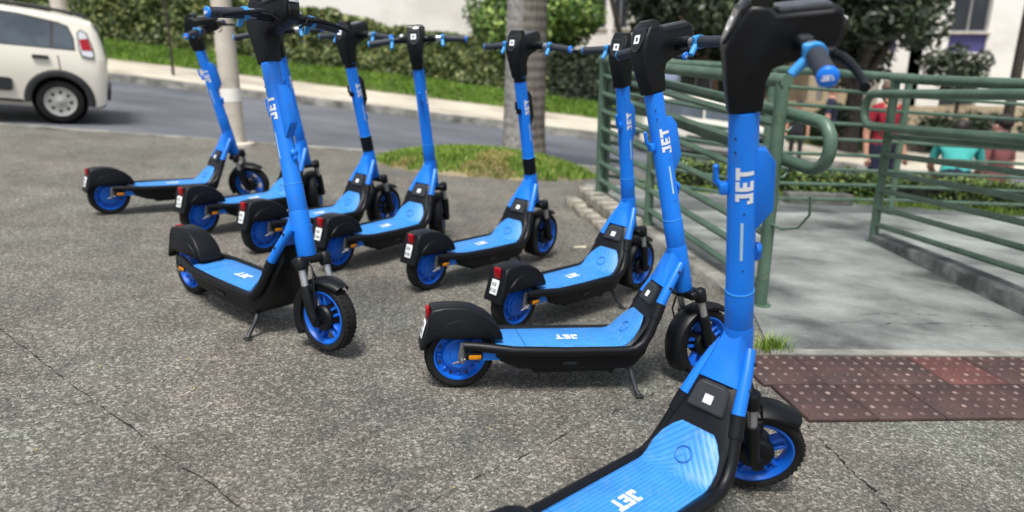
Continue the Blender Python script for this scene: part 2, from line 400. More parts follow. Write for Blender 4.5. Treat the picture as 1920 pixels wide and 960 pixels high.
def leaf_cloud(name, pts, nrm, size, mat, parent=None, jitter=.9):
    n = len(pts); pts = np.asarray(pts); d = np.asarray(nrm) + rng.normal(0, jitter, (n, 3)); d /= np.linalg.norm(d, axis=1)[:, None]
    t = np.cross(d, rng.normal(0, 1, (n, 3))); t /= np.linalg.norm(t, axis=1)[:, None]; u = np.cross(d, t)
    s = (size * rng.uniform(.55, 1.3, n))[:, None]
    v = np.stack([pts - t * s, pts + u * s * .5 + d * s * .12, pts + t * s, pts - u * s * .5 + d * s * .12], 1)
    me = bpy.data.meshes.new(name); me.vertices.add(n * 4); me.vertices.foreach_set('co', v.reshape(-1))
    me.loops.add(n * 4); me.loops.foreach_set('vertex_index', np.arange(n * 4, dtype=np.int32))
    me.polygons.add(n); me.polygons.foreach_set('loop_start', np.arange(0, n * 4, 4, dtype=np.int32)); me.polygons.foreach_set('loop_total', np.full(n, 4, dtype=np.int32))
    me.update(calc_edges=True); me.materials.append(M[mat]); return link(name, me, parent)

# verge grass
n = 42000; X = rng.uniform(-18, 9, n); Y = rng.uniform(17.6, 19.8, n)
P3 = np.stack([X, Y, [verge_z(x, y) for x, y in zip(X, Y)]], 1)
blades('grass', P3, .10, .035, 'vergeblade', label='mown green grass verge sloping up to the hedge', cat='grass')

# ------------------------------------------------------------------ ramp, kerbs, tactile tiles
SLAB = lambda x, y: pz(x) + .012
poly = [(1.09, 2.68), (2.3, 2.86), (5.2, 3.3), (9, 3.6), (9, 6.75), (.72, 6.75), (.72, 5.55), (1.22, 3.4)]
def slab(name, poly, top, thick, mat, nsub=10):
    t = bmesh.new(); f = t.faces.new([t.verts.new((x, y, top(x, y))) for x, y in poly])
    r = bmesh.ops.extrude_face_region(t, geom=[f]); 
    for v in [g for g in r['geom'] if isinstance(g, bmesh.types.BMVert)]: v.co.z -= thick
    b = MB(); b._merge(t); return part(name, b, mat, angle=25)
tag(slab('ramp', poly, SLAB, .06, 'concrete'), kind='structure')
# paler smoothed lip at the foot of the ramp
lip = slab('ramp_lip', [(1.07, 2.63), (2.3, 2.81), (5.2, 3.25), (5.2, 3.31), (2.3, 2.87), (1.09, 2.69)], lambda x, y: pz(x) + .017, .05, 'kerb'); tag(lip, kind='structure')

def jag(a, b, n, amp, seed):
    r = random.Random(seed); a = Vector(a); b = Vector(b); d = (b - a); nrm = Vector((-d.y, d.x)).normalized()
    off = 0; out = []
    for i in range(n + 1):
        off = off * .7 + r.uniform(-amp, amp); out.append(a + d * i / n + nrm * off)
    return out
def crack(path, wd, top, seed):
    r = random.Random(seed); L = []; Rr = []
    for i, p in enumerate(path):
        t = path[min(i + 1, len(path) - 1)] - path[max(0, i - 1)]; nn = Vector((-t.y, t.x)).normalized()
        k = wd * r.uniform(.15, 1.3) * max(.06, .5 + noise.noise((i * .35, seed * 3.1, 0)) * 1.3) * (0.2 if i in (0, len(path) - 1) else 1)
        for lst, s in ((L, 1), (Rr, -1)):
            q = p + nn * k * s * .5; lst.append((q.x, q.y, top(q.x, q.y)))
    b = MB(); m = len(L); b.quadmesh(L + Rr, [(i, i + 1, m + i + 1, m + i) for i in range(m - 1)])
    return b
plz = bpy.data.objects['plaza']
ct = lambda x, y: plaza_z(x, y) + .0035
for i, (a, c, wd, amp) in enumerate([((-2.25, 2.65), (-.60, 1.40), .0055, .006), ((-1.60, 1.72), (-1.27, 1.93), .004, .006), ((-1.18, 2.06), (-1.0, 2.17), .003, .006),
        ((-.45, 1.28), (.62, 2.34), .003, .006), ((.55, 2.3), (.3, 2.6), .003, .004), ((-3.6, 3.9), (-2.25, 2.66), .005, .006), ((.98, 2.07), (1.06, 1.30), .009, .010), ((-.3, 2.75), (-1.05, 2.3), .003, .006)]):
    o = part('crack', crack(jag(a, c, 90, amp * .8, i), wd * 1.05, ct, i), 'crack', plz, 180)
for i, (a, c) in enumerate([((1.55, 3.1), (2.45, 3.2)), ((1.75, 3.25), (2.2, 3.3)), ((2.0, 5.0), (3.3, 5.05)), ((1.3, 4.9), (2.6, 5.4)), ((3.2, 5.4), (5.0, 5.0))]):
    part('crack', crack(jag(a, c, 36, .012, 50 + i), .006, lambda x, y: SLAB(x, y) + .003, 50 + i), 'crack', bpy.data.objects['ramp'], 180)

# tactile tiles, two rows with domes
TS = .262
tb = MB(); tb.box((0, 0, .006), (TS - .004, TS - .004, .016), bevel=.002, seg=1)
for i in range(5):
    for j in range(5):
        c = ((i - 2) * TS / 5, (j - 2) * TS / 5, .0135)
        tb.lathe([(.0125, 0), (.0105, .0035), (.0065, .006), (0.0, .0066)], 8, 'Z', c)
tile_me = tb.mesh('tactile_tile', M['tile'], 50)
tdir = Vector((1, .145, 0)).normalized(); tn = Vector((-tdir.y, tdir.x, 0))
t0 = Vector((1.0, 2.085, 0)); band = empty('tactile_paving', (1.0, 2.085, pz(1.0))); tag(band, 'maroon tactile paving with worn pale domes at foot of concrete ramp', 'tactile paving')
bi = band.matrix_basis.inverted()
for j in range(2):
    for i in range(9):
        c = t0 + tdir * (TS * (i + .5 - .10 * j)) + tn * (TS * (j + .5))
        o = link('tactile_tile', tile_me, band)
        zax = Vector((-SLOPE, 0, 1)).normalized(); xax = (tdir - zax * tdir.dot(zax)).normalized(); yax = zax.cross(xax)
        mw = Matrix((xax, yax, zax)).transposed().to_4x4(); mw.translation = (c.x, c.y, pz(c.x) - .0005 + random.uniform(0, .003))
        o.matrix_basis = Matrix.Translation((-1.0, -2.085, -pz(1.0))) @ mw
        if (j, i) in ((1, 3), (0, 7)):
            o.material_slots[0].link = 'OBJECT'; o.material_slots[0].material = M['tile_red']

def kerb_run(name, pts, wd, htop, hbot, mat, kind='structure', rough=.004):
    b = MB(); rings = []; fine = []
    for (a, c) in zip(pts[:-1], pts[1:]):
        m = max(2, int((Vector(c[:2]) - Vector(a[:2])).length / .08))
        for k in range(m): fine.append(tuple(a[q] + (c[q] - a[q]) * k / m for q in range(3)))
    fine.append(pts[-1])
    for i, p in enumerate(fine):
        t = Vector(fine[min(i + 1, len(fine) - 1)][:2]) - Vector(fine[max(0, i - 1)][:2]); nn = Vector((-t.y, t.x)).normalized()
        q = Vector(p[:2]); w2 = wd / 2; h = p[2]; r = lambda: random.uniform(-rough, rough)
        zb = pz(q.x) + hbot
        rings.append([(*(q + nn * (w2 + r())), zb), (*(q + nn * (w2 + r())), pz(q.x) + h - .012 + r()), (*(q + nn * (w2 - .015)), pz(q.x) + h + r() * .5), (*(q - nn * (w2 - .015)), pz(q.x) + h + r() * .5), (*(q - nn * (w2 + r())), pz(q.x) + h - .012 + r()), (*(q - nn * (w2 + r())), zb)])
    b.rings(rings); return tag(part(name, b, mat, angle=50), kind=kind)
PL1, PL2, PL3 = (1.257, 3.29), (.939, 4.637), (.70, 5.46)
kerb_run('ramp_kerb', [(1.20, 3.40, .05), (PL2[0] - .01, PL2[1], .10), (PL3[0] + .0, PL3[1] - .12, .17)], .14, 0, -.08, 'kerb')
kerb_run('ramp_kerb', [(2.74, 5.0, .075), (2.74, 4.0, .11), (2.76, 2.7, .13)], .13, 0, -.05, 'kerb_dark')
# rough stone end wall under the corner post: separate stones
wall = empty('stone_wall', (.62, 5.25, pz(.62))); tag(wall, 'low rough stone wall end under the left railing corner', 'wall')
for k in range(14):
    b = MB(); lx = random.Random(k); i, j = k % 7, k // 7
    b.box((0, 0, 0), (lx.uniform(.13, .19), lx.uniform(.14, .17), lx.uniform(.085, .105)), bevel=.02, seg=2)
    for v in b.bm.verts: v.co += Vector((noise.noise(v.co * 14 + Vector((k, 0, 0))), noise.noise(v.co * 14 + Vector((0, k, 0))), noise.noise(v.co * 14 + Vector((0, 0, k))))) * .014
    px, py = .60 + .035 * i * .9, 5.56 - .158 * i
    o = part('stone', b, 'stone', wall, 60); o.location = (px - .62 + .02 * j - (.07 if j == 0 else .0), py - 5.25 + (.05 if j else 0), .035 + .09 * j - .008 * i); o.rotation_euler = (0, 0, .25 + lx.uniform(-.1, .1))
for k, (x0, x1, y) in enumerate(((2.05, 2.52, 6.42), (2.6, 3.3, 6.55))):
    b = MB(); L = x1 - x0; b.box((0, 0, .05), (L, .13, .13), bevel=.012)
    o = tag(part('kerb_block', b, 'kerb'), ['shorter concrete kerb block under the back railing', 'longer concrete kerb block under the back railing'][k], 'kerb block', 'kerb blocks behind the ramp')
    o.location = ((x0 + x1) / 2, y, pz((x0 + x1) / 2)); o.rotation_euler = (0, .07, .2)

# ------------------------------------------------------------------ green railings
def frac(a, c, t): return Vector(a) + (Vector(c) - Vector(a)) * t
def rod(b, a, c, r, n=10, seg=1): return b.tube([frac(a, c, i / seg) for i in range(seg + 1)], r, n)
def arc_loop(a_top, d, h, depth, n=9):
    # hairpin joining two handrails: starts at a_top, bulges along d, ends h lower
    d = Vector(d).normalized(); c = Vector(a_top) - Vector((0, 0, h / 2)); pts = []
    for i in range(n + 1):
        t = math.pi * i / n; pts.append(c + d * depth * math.sin(t) ** .8 + Vector((0, 0, h / 2 * math.cos(t))))
    return pts
def railing(name, label, base, posts, tops, hand, thin, off, loop_at, ext=.3, thin_r=.0195):
    # posts: list of (x,y,zfoot,ztop)
    root = empty(name, (posts[0][0], posts[0][1], posts[0][2])); tag(root, label, 'railing', 'green steel railings of the ramp')
    o0 = Vector(root.location)
    def P(nm, b, **k):
        o = part(nm, b, 'green', root, **k); o.matrix_basis = Matrix.Translation(-o0); return o
    for i, (x, y, zf, zt) in enumerate(posts):
        P('post', MB().tube([(x, y, zf - .03), (x, y, zt)], .031, 16))
        bb = MB(); bb.lathe([(.05, 0), (.05, .006), (.03, .007)], 16, 'Z', (x, y, zf + .001)); P('base_plate', bb)
    for a, c in zip(posts[:-1], posts[1:]):
        d = (Vector(c[:2]) - Vector(a[:2])).normalized() * .031
        P('top_rail', rod(MB(), (a[0] - d.x, a[1] - d.y, a[3]), (c[0] + d.x, c[1] + d.y, c[3]), .032, 16))
        for h in thin:
            wob = .003
            P('rail', rod(MB(), (a[0], a[1], a[2] + h + random.uniform(-wob, wob)), (c[0], c[1], c[2] + h + random.uniform(-wob, wob)), thin_r, 8))
    if hand:
        a = posts[0]; c = posts[-1]; d = Vector((a[0] - c[0], a[1] - c[1], 0)).normalized(); of = Vector((off[0], off[1], 0))
        h1, h2 = hand
        A1 = Vector((a[0], a[1], a[2] + h1)) + of + d * ext; C1 = Vector((c[0], c[1], c[2] + h1)) + of
        A2 = Vector((a[0], a[1], a[2] + h2)) + of + d * ext; C2 = Vector((c[0], c[1], c[2] + h2)) + of
        lp = arc_loop(A1, d, h1 - h2, .12)
        P('handrail', MB().tube([C1] + [frac(C1, A1, t) for t in (.3, .6, .9)] + lp + [frac(A2, C2, t) for t in (.1, .4, .7)] + [C2], .030, 16, up=(1, .2, 0)))
        for q in posts:
            for h in (h1, h2):
                p0 = Vector((q[0], q[1], q[2] + h - .06)); p1 = Vector((q[0], q[1], q[2] + h)) + of
                P('bracket', MB().tube([p0, p0 + of * .6 + Vector((0, 0, .0)), p1 - Vector((0, 0, .025)), p1], .007, 8, up=(1, .3, .2)))
    return root
f1 = (*PL1, pz(PL1[0]) + .012); 
TH = [.10, .235, .37, .50, .635, .77, .90]
railing('ramp_railing', 'green tubular railing along the left edge of ramp, ending in hooped handrail', None,
        [(PL1[0], PL1[1], pz(PL1[0]) + .01, 1.02), (PL2[0], PL2[1], pz(PL2[0]) + .10, 1.075), (PL3[0], PL3[1], pz(PL3[0]) + .165, 1.135)],
        None, (.93, .71), TH, (.085, .02), 0, .14)
railing('ramp_railing', 'green tubular railing on right side of ramp with hooped handrail end', None,
        [(2.70, 4.99, pz(2.7) + .015, 1.0), (2.74, 3.15, pz(2.74) + .115, .985), (2.76, 2.2, pz(2.76) + .125, .96)], None, (1.07 - .0, .84), [.13, .255, .385, .515, .645, .775], (-.075, 0), 0, .10)
railing('ramp_railing', 'green horizontal railing closing the far end of the ramp landing', None,
        [(PL3[0] + .05, PL3[1] + .05, pz(PL3[0]) + .165, 1.13), (2.15, 5.86, pz(2.15) + .02, 1.06), (3.5, 6.25, pz(3.5) + .02, .985), (5.2, 6.6, pz(5.2) + .02, .89), (7.0, 6.9, pz(7.0) + .02, .76)], None, None, [.12, .25, .385, .515, .65, .785, .92, 1.06], (0, 0), 0, .3, .0155)
# thin black cable tied to the left handrail
cb = MB(); cb.tube([(1.345, 3.06, .52), (1.36, 3.08, .43), (1.33, 3.12, .36), (1.29, 3.2, .335), (1.262, 3.262, .345)], .006, 8); cb2 = part('cable', cb, 'green')
tag(cb2, 'thin green wire hanging from the hooped handrail to its post', 'wire')
# grass tuft at the ramp corner
pts = [(1.10 + random.gauss(0, .03), 2.71 + random.gauss(0, .02), pz(1.1)) for _ in range(240)]
o = blades('grass_tuft', pts, .075, .004, 'grassblade', kind=None, label='small grass tuft at the corner of the ramp foot', cat='grass tuft', bend=.9)
b = MB(); b.quadmesh([(0, 0, .003), (.085, .005, .004), (.09, .03, .012), (.02, .035, .004), (0, 0, .006), (.085, .005, .007), (.09, .03, .015), (.02, .035, .007)], [(3, 2, 1, 0), (4, 5, 6, 7), (0, 1, 5, 4), (1, 2, 6, 5), (2, 3, 7, 6), (3, 0, 4, 7)])
o = tag(part('cardboard_scrap', b, 'scrap'), 'small pale scrap lying on the plaza by the railing', 'scrap'); o.location = (.385, 4.21, plaza_z(.4, 4.2)); o.rotation_euler = (0, .07, .1)
# litter: dry leaf bits on the plaza
lp = []; ln = []
for _ in range(260):
    x, y = random.uniform(-3.5, 1.0), random.uniform(1.3, 7.2); lp.append((x, y, plaza_z(x, y) + .004)); ln.append((0, 0, 1))
o = leaf_cloud('leaf_litter', lp, ln, .007, 'dryblade', None, .15); tag(o, 'tiny dry leaf bits scattered on the plaza', 'litter', kind='stuff')

# ------------------------------------------------------------------ scooter parts (built once, shared by all)
AXU = Vector((.605 - .872, 0, 1.03 - .129)).normalized(); AX0 = Vector((.872, 0, .129)) + AXU * .2238; AXX = Vector((AXU.z, 0, -AXU.x))
SF = Matrix((AXX, Vector((0, 1, 0)), AXU)).transposed().to_4x4(); SF.translation = AX0
SJ = .716; HX = .048
SPEC = []          # (name, mesh, frame, subs, key)
def S(name, mb, mat, frame='B', subs=(), key=None, angle=38, recalc=True):
    if frame == 'B':
        for m_ in [mb] + [q_[1] for q_ in subs]:
            for v in m_.bm.verts:
                if v.co.x > .5: v.co.x -= .075 * max(0, v.co.z - .16)
    me = mb.mesh(name, M[mat], angle, recalc)
    SPEC.append((name, me, frame, [(n, m2.mesh(n, M[mt], ang)) for n, m2, mt, ang in subs], key))

# frame shell
b = MB(); rings = []
for x, zt, zb, hw in [(.085, .158, .138, .068), (.13, .163, .115, .085), (.20, .166, .088, .094), (.36, .166, .082, .096), (.545, .167, .082, .098), (.575, .176, .083, .100), (.608, .205, .090, .098), (.648, .250, .128, .088), (.69, .325, .215, .068), (.722, .385, .275, .056), (.742, .405, .31, .046)]:
    c = .012
    rings.append([(x, -hw, zb + c), (x, -hw, zt - c), (x, -hw + c, zt), (x, hw - c, zt), (x, hw, zt - c), (x, hw, zb + c), (x, hw - c * 1.5, zb), (x, -hw + c * 1.5, zb)])
b.rings(rings)
b.box((.40, 0, .083), (.30, .15, .03), bevel=.008)
lb = MB(); lb.box((.37, -.0985, .115), (.05, .003, .012))
S('deck_frame', b, 'black', subs=[('label_sticker', lb, 'plate_dark', 38)], angle=32)
# side rails
for s in (-1, 1):
    b = MB(); pts = [(.005, s * .066, .170), (.05, s * .074, .170), (.11, s * .090, .168), (.17, s * .103, .164), (.35, s * .107, .160), (.565, s * .107, .159), (.602, s * .106, .164), (.633, s * .102, .184), (.656, s * .096, .216), (.677, s * .086, .258), (.694, s * .077, .298)]
    b.tube(pts, .0165, 14, up=(0, 1, 0))
    col = MB(); col.tube([(.680, s * .084, .268), (.703, s * .073, .318)], .0195, 14)
    S('side_rail', b, 'black', subs=[('rail_collar', col, 'black', 38)], angle=60)
# mats
def mat_strip(sec, t=.005):
    b = MB(); rings = []
    for x, z, hw, c in sec:
        rings.append([(x, -hw, z - .004), (x, -hw, z + t - .0015), (x, -hw + .002, z + t), (x, 0, z + t), (x, hw - .002, z + t), (x, hw, z + t - .0015), (x, hw, z - .004)])
    return b.rings(rings)
k = .086 / 2.34 * .92
lt = jet_mesh(lambda u, v: (.424 - u * .036, .019 - v * .038 + .0, .1725))
fr = [(.217, .166, .090, 0), (.545, .167, .091, 0), (.562, .1695, .091, 0), (.582, .182, .091, 0), (.603, .204, .090, 0), (.624, .228, .080, 0), (.642, .250, .062, 0), (.652, .262, .046, 0)]
disc = MB(); bc = Vector((.600, 0, .2115)); bt = Vector((.030, 0, .030)).normalized(); bn = Vector((-bt.z, 0, bt.x))
disc.tube([bc + bt * .021 * math.cos(a_) + Vector((0, .021 * math.sin(a_), 0)) + bn * .0005 for a_ in [2 * math.pi * k_ / 28 for k_ in range(28)]], .0014, 6, up=tuple(bn), closed=True)
S('deck_mat', mat_strip(fr), 'mat', subs=[('deck_lettering', lt, 'white', 180), ('round_badge', disc, 'mat', 60)], angle=50)
S('rear_deck_mat', mat_strip([(.118, .163, .078, 0), (.14, .1645, .088, 0), (.18, .166, .090, 0), (.2145, .166, .090, 0)]), 'mat', angle=50)
# neck cover plate (blank pale label)
sl_dir = Vector((.742 - .664, 0, .405 - .277)).normalized(); sl_n = Vector((-sl_dir.z, 0, sl_dir.x))
slm = Matrix((sl_dir, Vector((0, 1, 0)), sl_dir.cross(Vector((0, 1, 0))))).transposed()
def on_slope(d, y, h): return Vector((.690, 0, .325)) + sl_dir * d + Vector((0, y, 0)) + sl_n * h
b = MB(); pp = [on_slope(*q) for q in [(-.024, -.050, .010), (-.024, .050, .010), (.040, .043, .010), (.052, .031, .010), (.052, -.031, .010), (.040, -.043, .010)]]
b.quadmesh([tuple(p) for p in pp] + [tuple(p - sl_n * .03) for p in pp], [(0, 1, 2, 3, 4, 5), (11, 10, 9, 8, 7, 6)] + [(i, (i + 1) % 6, 6 + (i + 1) % 6, 6 + i) for i in range(6)])
bmesh.ops.recalc_face_normals(b.bm, faces=b.bm.faces[:]); bmesh.ops.bevel(b.bm, geom=b.bm.edges[:], offset=.003, segments=2, affect='EDGES')
lab = MB(); q = [on_slope(d, y, .0108) for d, y in ((-.006, -.0115), (-.006, .0115), (.017, .0115), (.017, -.0115))]; lab.quadmesh(q, [(0, 1, 2, 3)])
ln_ = MB(); q = [on_slope(d, y, .0108) for d, y in ((.041, -.03), (.041, .03), (.0445, .03), (.0445, -.03))]; ln_.quadmesh(q, [(0, 1, 2, 3)])
S('neck_plate', b, 'plate_dark', subs=[('blank_label', lab, 'white', 38), ('text_line', ln_, 'ink', 38)])
# blue neck bracket
b = MB()
def rect_ring(c, fwd, hw, th):
    c = Vector(c); f = Vector(fwd).normalized(); out = []
    for yy, tt in ((-1, -1), (-1, .3), (-.75, 1), (.75, 1), (1, .3), (1, -1)): out.append(c + Vector((0, hw * yy, 0)) + f * (-th * tt))
    return out
fn = (.86, 0, -.5)
b.rings([rect_ring((.722, 0, .372), fn, .054, .014), rect_ring((.742, 0, .412), fn, .045, .017), rect_ring((.760, 0, .447), fn, .037, .02), rect_ring((.778, 0, .478), fn, .030, .023), rect_ring((.785, 0, .505), fn, .028, .022)])
for s in (-1, 1):
    b.tube([(.698, s * .075, .310), (.730, s * .063, .365), (.765, s * .049, .42), (.790, s * .036, .455)], [.0175, .017, .016, .015], 10)
bolts = []
for s in (-1, 1):
    for p in ((.735, .377), (.772, .432)): bolts.append(MB()); bolts[-1].lathe([(.005, 0), (.005, .003), (.003, .004)], 8, 'Y', (p[0], s * (.0785 if p[0] < .75 else .0625), p[1]))
S('neck_bracket', b, 'blue', subs=[('bolt', q_, 'plate_dark', 38) for q_ in bolts], angle=45)
def on_axis(s, off=0): return AX0 + AXU * s + AXX * off
b = MB(); b.tube([(0, 0, .0), (0, 0, .012), (0, 0, .10), (0, 0, .172), (0, 0, .178)], [.030, .0352, .0352, .0352, .0335], 28); S('head_tube', b, 'blue', 'S', angle=40)
# rear fender
prof = [(.143, .183), (.137, .205), (.118, .236), (.085, .265), (.04, .288), (-.01, .297), (-.06, .296), (-.104, .288), (-.112, .262), (-.122, .205), (-.138, .150), (-.124, .147), (-.112, .172), (-.085, .190), (-.02, .186), (.06, .186)]
b = MB(); b.prism(prof, -.052, .052, bevel=.011, seg=3, taper=lambda a, z: 1 - .25 * max(0, (z - .25) / .05) * (1 if a > -.08 else .6))
inner = MB(); inner.prism([(.105, .190), (.09, .222), (.05, .248), (0, .258), (-.05, .245), (-.085, .215), (-.092, .195)], -.056, .056, bevel=.003)
tl = MB(); tl.box((-.113, 0, .268), (.014, .036, .046), Matrix.Rotation(-.12, 3, 'Y'), bevel=.005, seg=2)
pl = MB(); pl.box((-.1265, 0, .210), (.004, .040, .062), Matrix.Rotation(.215, 3, 'Y'), bevel=.0015, seg=1)
tx = MB(); pm = Matrix.Rotation(.215, 3, 'Y')
SEG = {'8': 'abcdefg', '3': 'abgcd', '0': 'abcdef', '7': 'abc', '2': 'abged'}
def seg_text(fn, text, x0, y0, w_, h_, t_):
    for i, ch in enumerate(text):
        ox = x0 + i * w_ * 1.35
        R_ = {'a': (0, h_ - t_, w_, h_), 'g': (0, h_ / 2 - t_ / 2, w_, h_ / 2 + t_ / 2), 'd': (0, 0, w_, t_), 'f': (0, h_ / 2, t_, h_), 'b': (w_ - t_, h_ / 2, w_, h_), 'e': (0, 0, t_, h_ / 2), 'c': (w_ - t_, 0, w_, h_ / 2)}
        for kx in SEG[ch]:
            a0, b0, a1, b1 = R_[kx]; tx.quadmesh([fn(ox + a0, y0 + b0, kx in 'agd'), fn(ox + a1, y0 + b0, kx in 'agd'), fn(ox + a1, y0 + b1, kx in 'agd'), fn(ox + a0, y0 + b1, kx in 'agd')], [(0, 1, 2, 3)])
def pf(u, v, up): return tuple(Vector((-.1265, 0, .210)) + pm @ Vector((-.0026 - (.0003 if up else 0), -u, v)))
seg_text(pf, '830', -.0125, .005, .006, .0145, .002); seg_text(pf, '0702', -.016, -.021, .006, .0145, .002)
S('rear_fender', b, 'black', subs=[('arch_moulding', inner, 'black', 38), ('tail_light', tl, 'red', 38), ('number_plate', pl, 'white', 38), ('plate_characters', tx, 'ink', 38)], angle=50)
# wheels (axis Y, centred)
def tyre_prof(r, w2):
    return [(r - .030, w2 * .72), (r - .020, w2 * .95), (r - .009, w2 * .92), (r - .002, w2 * .6), (r, w2 * .2), (r, -w2 * .2), (r - .002, -w2 * .6), (r - .009, -w2 * .92), (r - .020, -w2 * .95), (r - .030, -w2 * .72)]
def tyre(r, w2):
    b = MB(); b.lathe(tyre_prof(r, w2), 56, 'Y', closed=True)
    for kx in range(44):
        a = 2 * math.pi * kx / 44
        for s in (-1, 1):
            m = Matrix.Rotation(-a, 4, 'Y') @ Matrix.Translation((r - .0022, s * w2 * .42, 0)) @ Matrix.Rotation(s * .5, 4, 'X')
            t = MB(); t.box((0, 0, 0), (.004, w2 * .62, .0085)); t.xf(m); b._merge(t.bm)
    return b
RR, FR = .119, .129
def rot_y(b, a): return b.xf(Matrix.Rotation(-a, 4, 'Y'))
# rear wheel: closed blue drum
rim = MB(); rim.lathe([(RR - .029, .027), (RR - .034, .027), (RR - .040, .010), (.064, .007), (.057, .020), (.030, .026), (.012, .027), (.0, .027)], 40, 'Y', capped=False)
rim.lathe([(.046, .024), (.046, .0275), (.042, .0285), (.038, .0275), (.038, .024)], 36, 'Y', closed=True); rim.lathe([(.046, -.024), (.046, -.0275), (.042, -.0285), (.038, -.0275), (.038, -.024)], 36, 'Y', closed=True)
rim.lathe([(.0, -.027), (.012, -.027), (.030, -.026), (.057, -.020), (.064, -.007), (RR - .040, -.010), (RR - .034, -.027), (RR - .029, -.027)], 40, 'Y', capped=False)
for kx in range(8):
    a = 2 * math.pi * kx / 8
    for s in (-1, 1):
        t = MB(); t.box((.071, s * .012, 0), (.018, .010, .010), bevel=.002, seg=1); rot_y(t, a); rim._merge(t.bm)
hub = MB()
for kx in range(8):
    a = 2 * math.pi * (kx + .5) / 8
    for s in (-1, 1): hub.lathe([(.0058, 0), (.0058, .003), (.0, .0035)], 8, 'Y', (.0725 * math.cos(a), s * .0095, .0725 * math.sin(a)))
T0 = Matrix.Translation((0, 0, RR))
tb_ = tyre(RR, .031).xf(T0); S('rear_wheel', tb_, 'rubber', subs=[('rim', rim.xf(T0), 'blue_rim', 38), ('bolt', hub.xf(T0), 'plate_dark', 38)], angle=45)
# swing arms, axle brackets, reflectors
for s in (-1, 1):
    b = MB(); b.box((.125, s * .070, .137), (.150, .018, .034), bevel=.006); S('swing_arm', b, 'blue')
    b = MB(); b.prism([(-.012, .110), (.012, .108), (.018, .14), (.016, .178), (-.006, .180), (-.012, .14)], s * .058, s * .066, bevel=.002)
    b.lathe([(.011, 0), (.011, .008), (.007, .014), (.006, .02)], 6, 'Y', (0, s * .066 - (.02 if s > 0 else 0) + (.02 if s > 0 else 0), .119)) if s < 0 else b.lathe([(.006, -.02), (.007, -.014), (.011, -.008), (.011, 0)], 6, 'Y', (0, s * .066, .119))
    b.tube([(-.03, s * .070, .108), (.0, s * .074, .119), (.02, s * .072, .128)], .004, 6)
    S('axle_bracket', b, 'steel')
    b = MB(); b.box((.040, s * .076, .139), (.058, .016, .026), bevel=.003)
    am = MB(); am.box((.042, s * .0845, .136), (.042, .004, .015), bevel=.002)
    S('reflector_housing', b, 'black', subs=[('amber_reflector', am, 'amber', 38)])
# kickstand on the right side
b = MB(); b.tube([(.555, -.045, .098), (.585, -.070, .094), (.602, -.084, .080), (.606, -.098, .055), (.612, -.125, .022), (.620, -.140, .006)], [.011, .0105, .0095, .0085, .008, .0085], 10, up=(0, 0, 1))
b.box((.622, -.143, .004), (.03, .02, .007), bevel=.003)
st = MB(); st.tube([(.540, -.05, .090), (.540, -.058, .055)], .0075, 8)
S('kickstand', b, 'plate_dark', subs=[('stand_stop', st, 'black', 38)], angle=60)

# ---- steering assembly (frame S: z along the stem)
def cyl_pt(r, ang, s): return (r * math.sin(ang), -r * math.cos(ang), s)      # ang 0 = right side, + forward
b = MB(); b.tube([(0, 0, .178), (0, 0, .182), (0, 0, .272), (0, 0, .278), (0, 0, SJ - .004), (0, 0, SJ)], [.0330, .0339, .0339, .0322, .0318, .0312], 32)
cl = .040; 
let = jet_mesh(lambda u, v: cyl_pt(.0328, (-(v - .5) * cl) / .0325, .513 + u * .0365), .1)
stp = MB()
def patch(b, a0, a1, s0, s1, r):
    n_ = 4; vs = [cyl_pt(r, a0 + (a1 - a0) * i / n_, s) for s in (s0, s1) for i in range(n_ + 1)]; b.quadmesh(vs, [(i, i + 1, n_ + 2 + i, n_ + 1 + i) for i in range(n_)])
patch(stp, -.22, -.03, .372, .468, .0330)
holes = MB()
for s_ in (.663, .633): holes.lathe([(.003, 0), (.003, .0006), (0, .0007)], 8, 'Y', (-.0205, -.0252, s_))
holes.lathe([(.0022, 0), (.0022, .0006), (0, .0007)], 8, 'Y', (0, -.0322, .49)); holes.lathe([(.0022, 0), (.0022, .0006), (0, .0007)], 8, 'Y', (0, -.0324, .345))
seam = MB(); seam.tube([(0, 0, .2755), (0, 0, .2785)], .0343, 32)
S('stem', b, 'blue', 'S', subs=[('stem_lettering', let, 'white', 180), ('reflective_strip', stp, 'strip', 180), ('screw_hole', holes, 'plate_dark', 38), ('seam_ring', seam, 'ring_blue', 38)], angle=40)
b = MB(); b.prism([(.020, .440), (.034, .446), (.064, .484), (.066, .492), (.066, .600), (.048, .628), (.020, .634)], -.018, .018, bevel=.004, seg=2); S('front_panel', b, 'blue', 'S', key='panel')
b = MB(); b.tube([(-.028, 0, .545), (-.046, 0, .549), (-.057, 0, .562), (-.057, 0, .592)], [.007, .008, .007, .006], 10); b.box((-.040, 0, .543), (.02, .024, .026), bevel=.004); b.sphere((-.057, 0, .594), .0068)
S('bag_hook', b, 'blue', 'S', key='hook')
b = MB(); b.lathe([(.016, 0), (.016, .006), (.012, .012), (0, .014)], 14, 'X', (.034, 0, .385)); b.sphere((.036, 0, .37), .012, (1, .8, 1.4)); S('lock_knob', b, 'blue', 'S', angle=60)
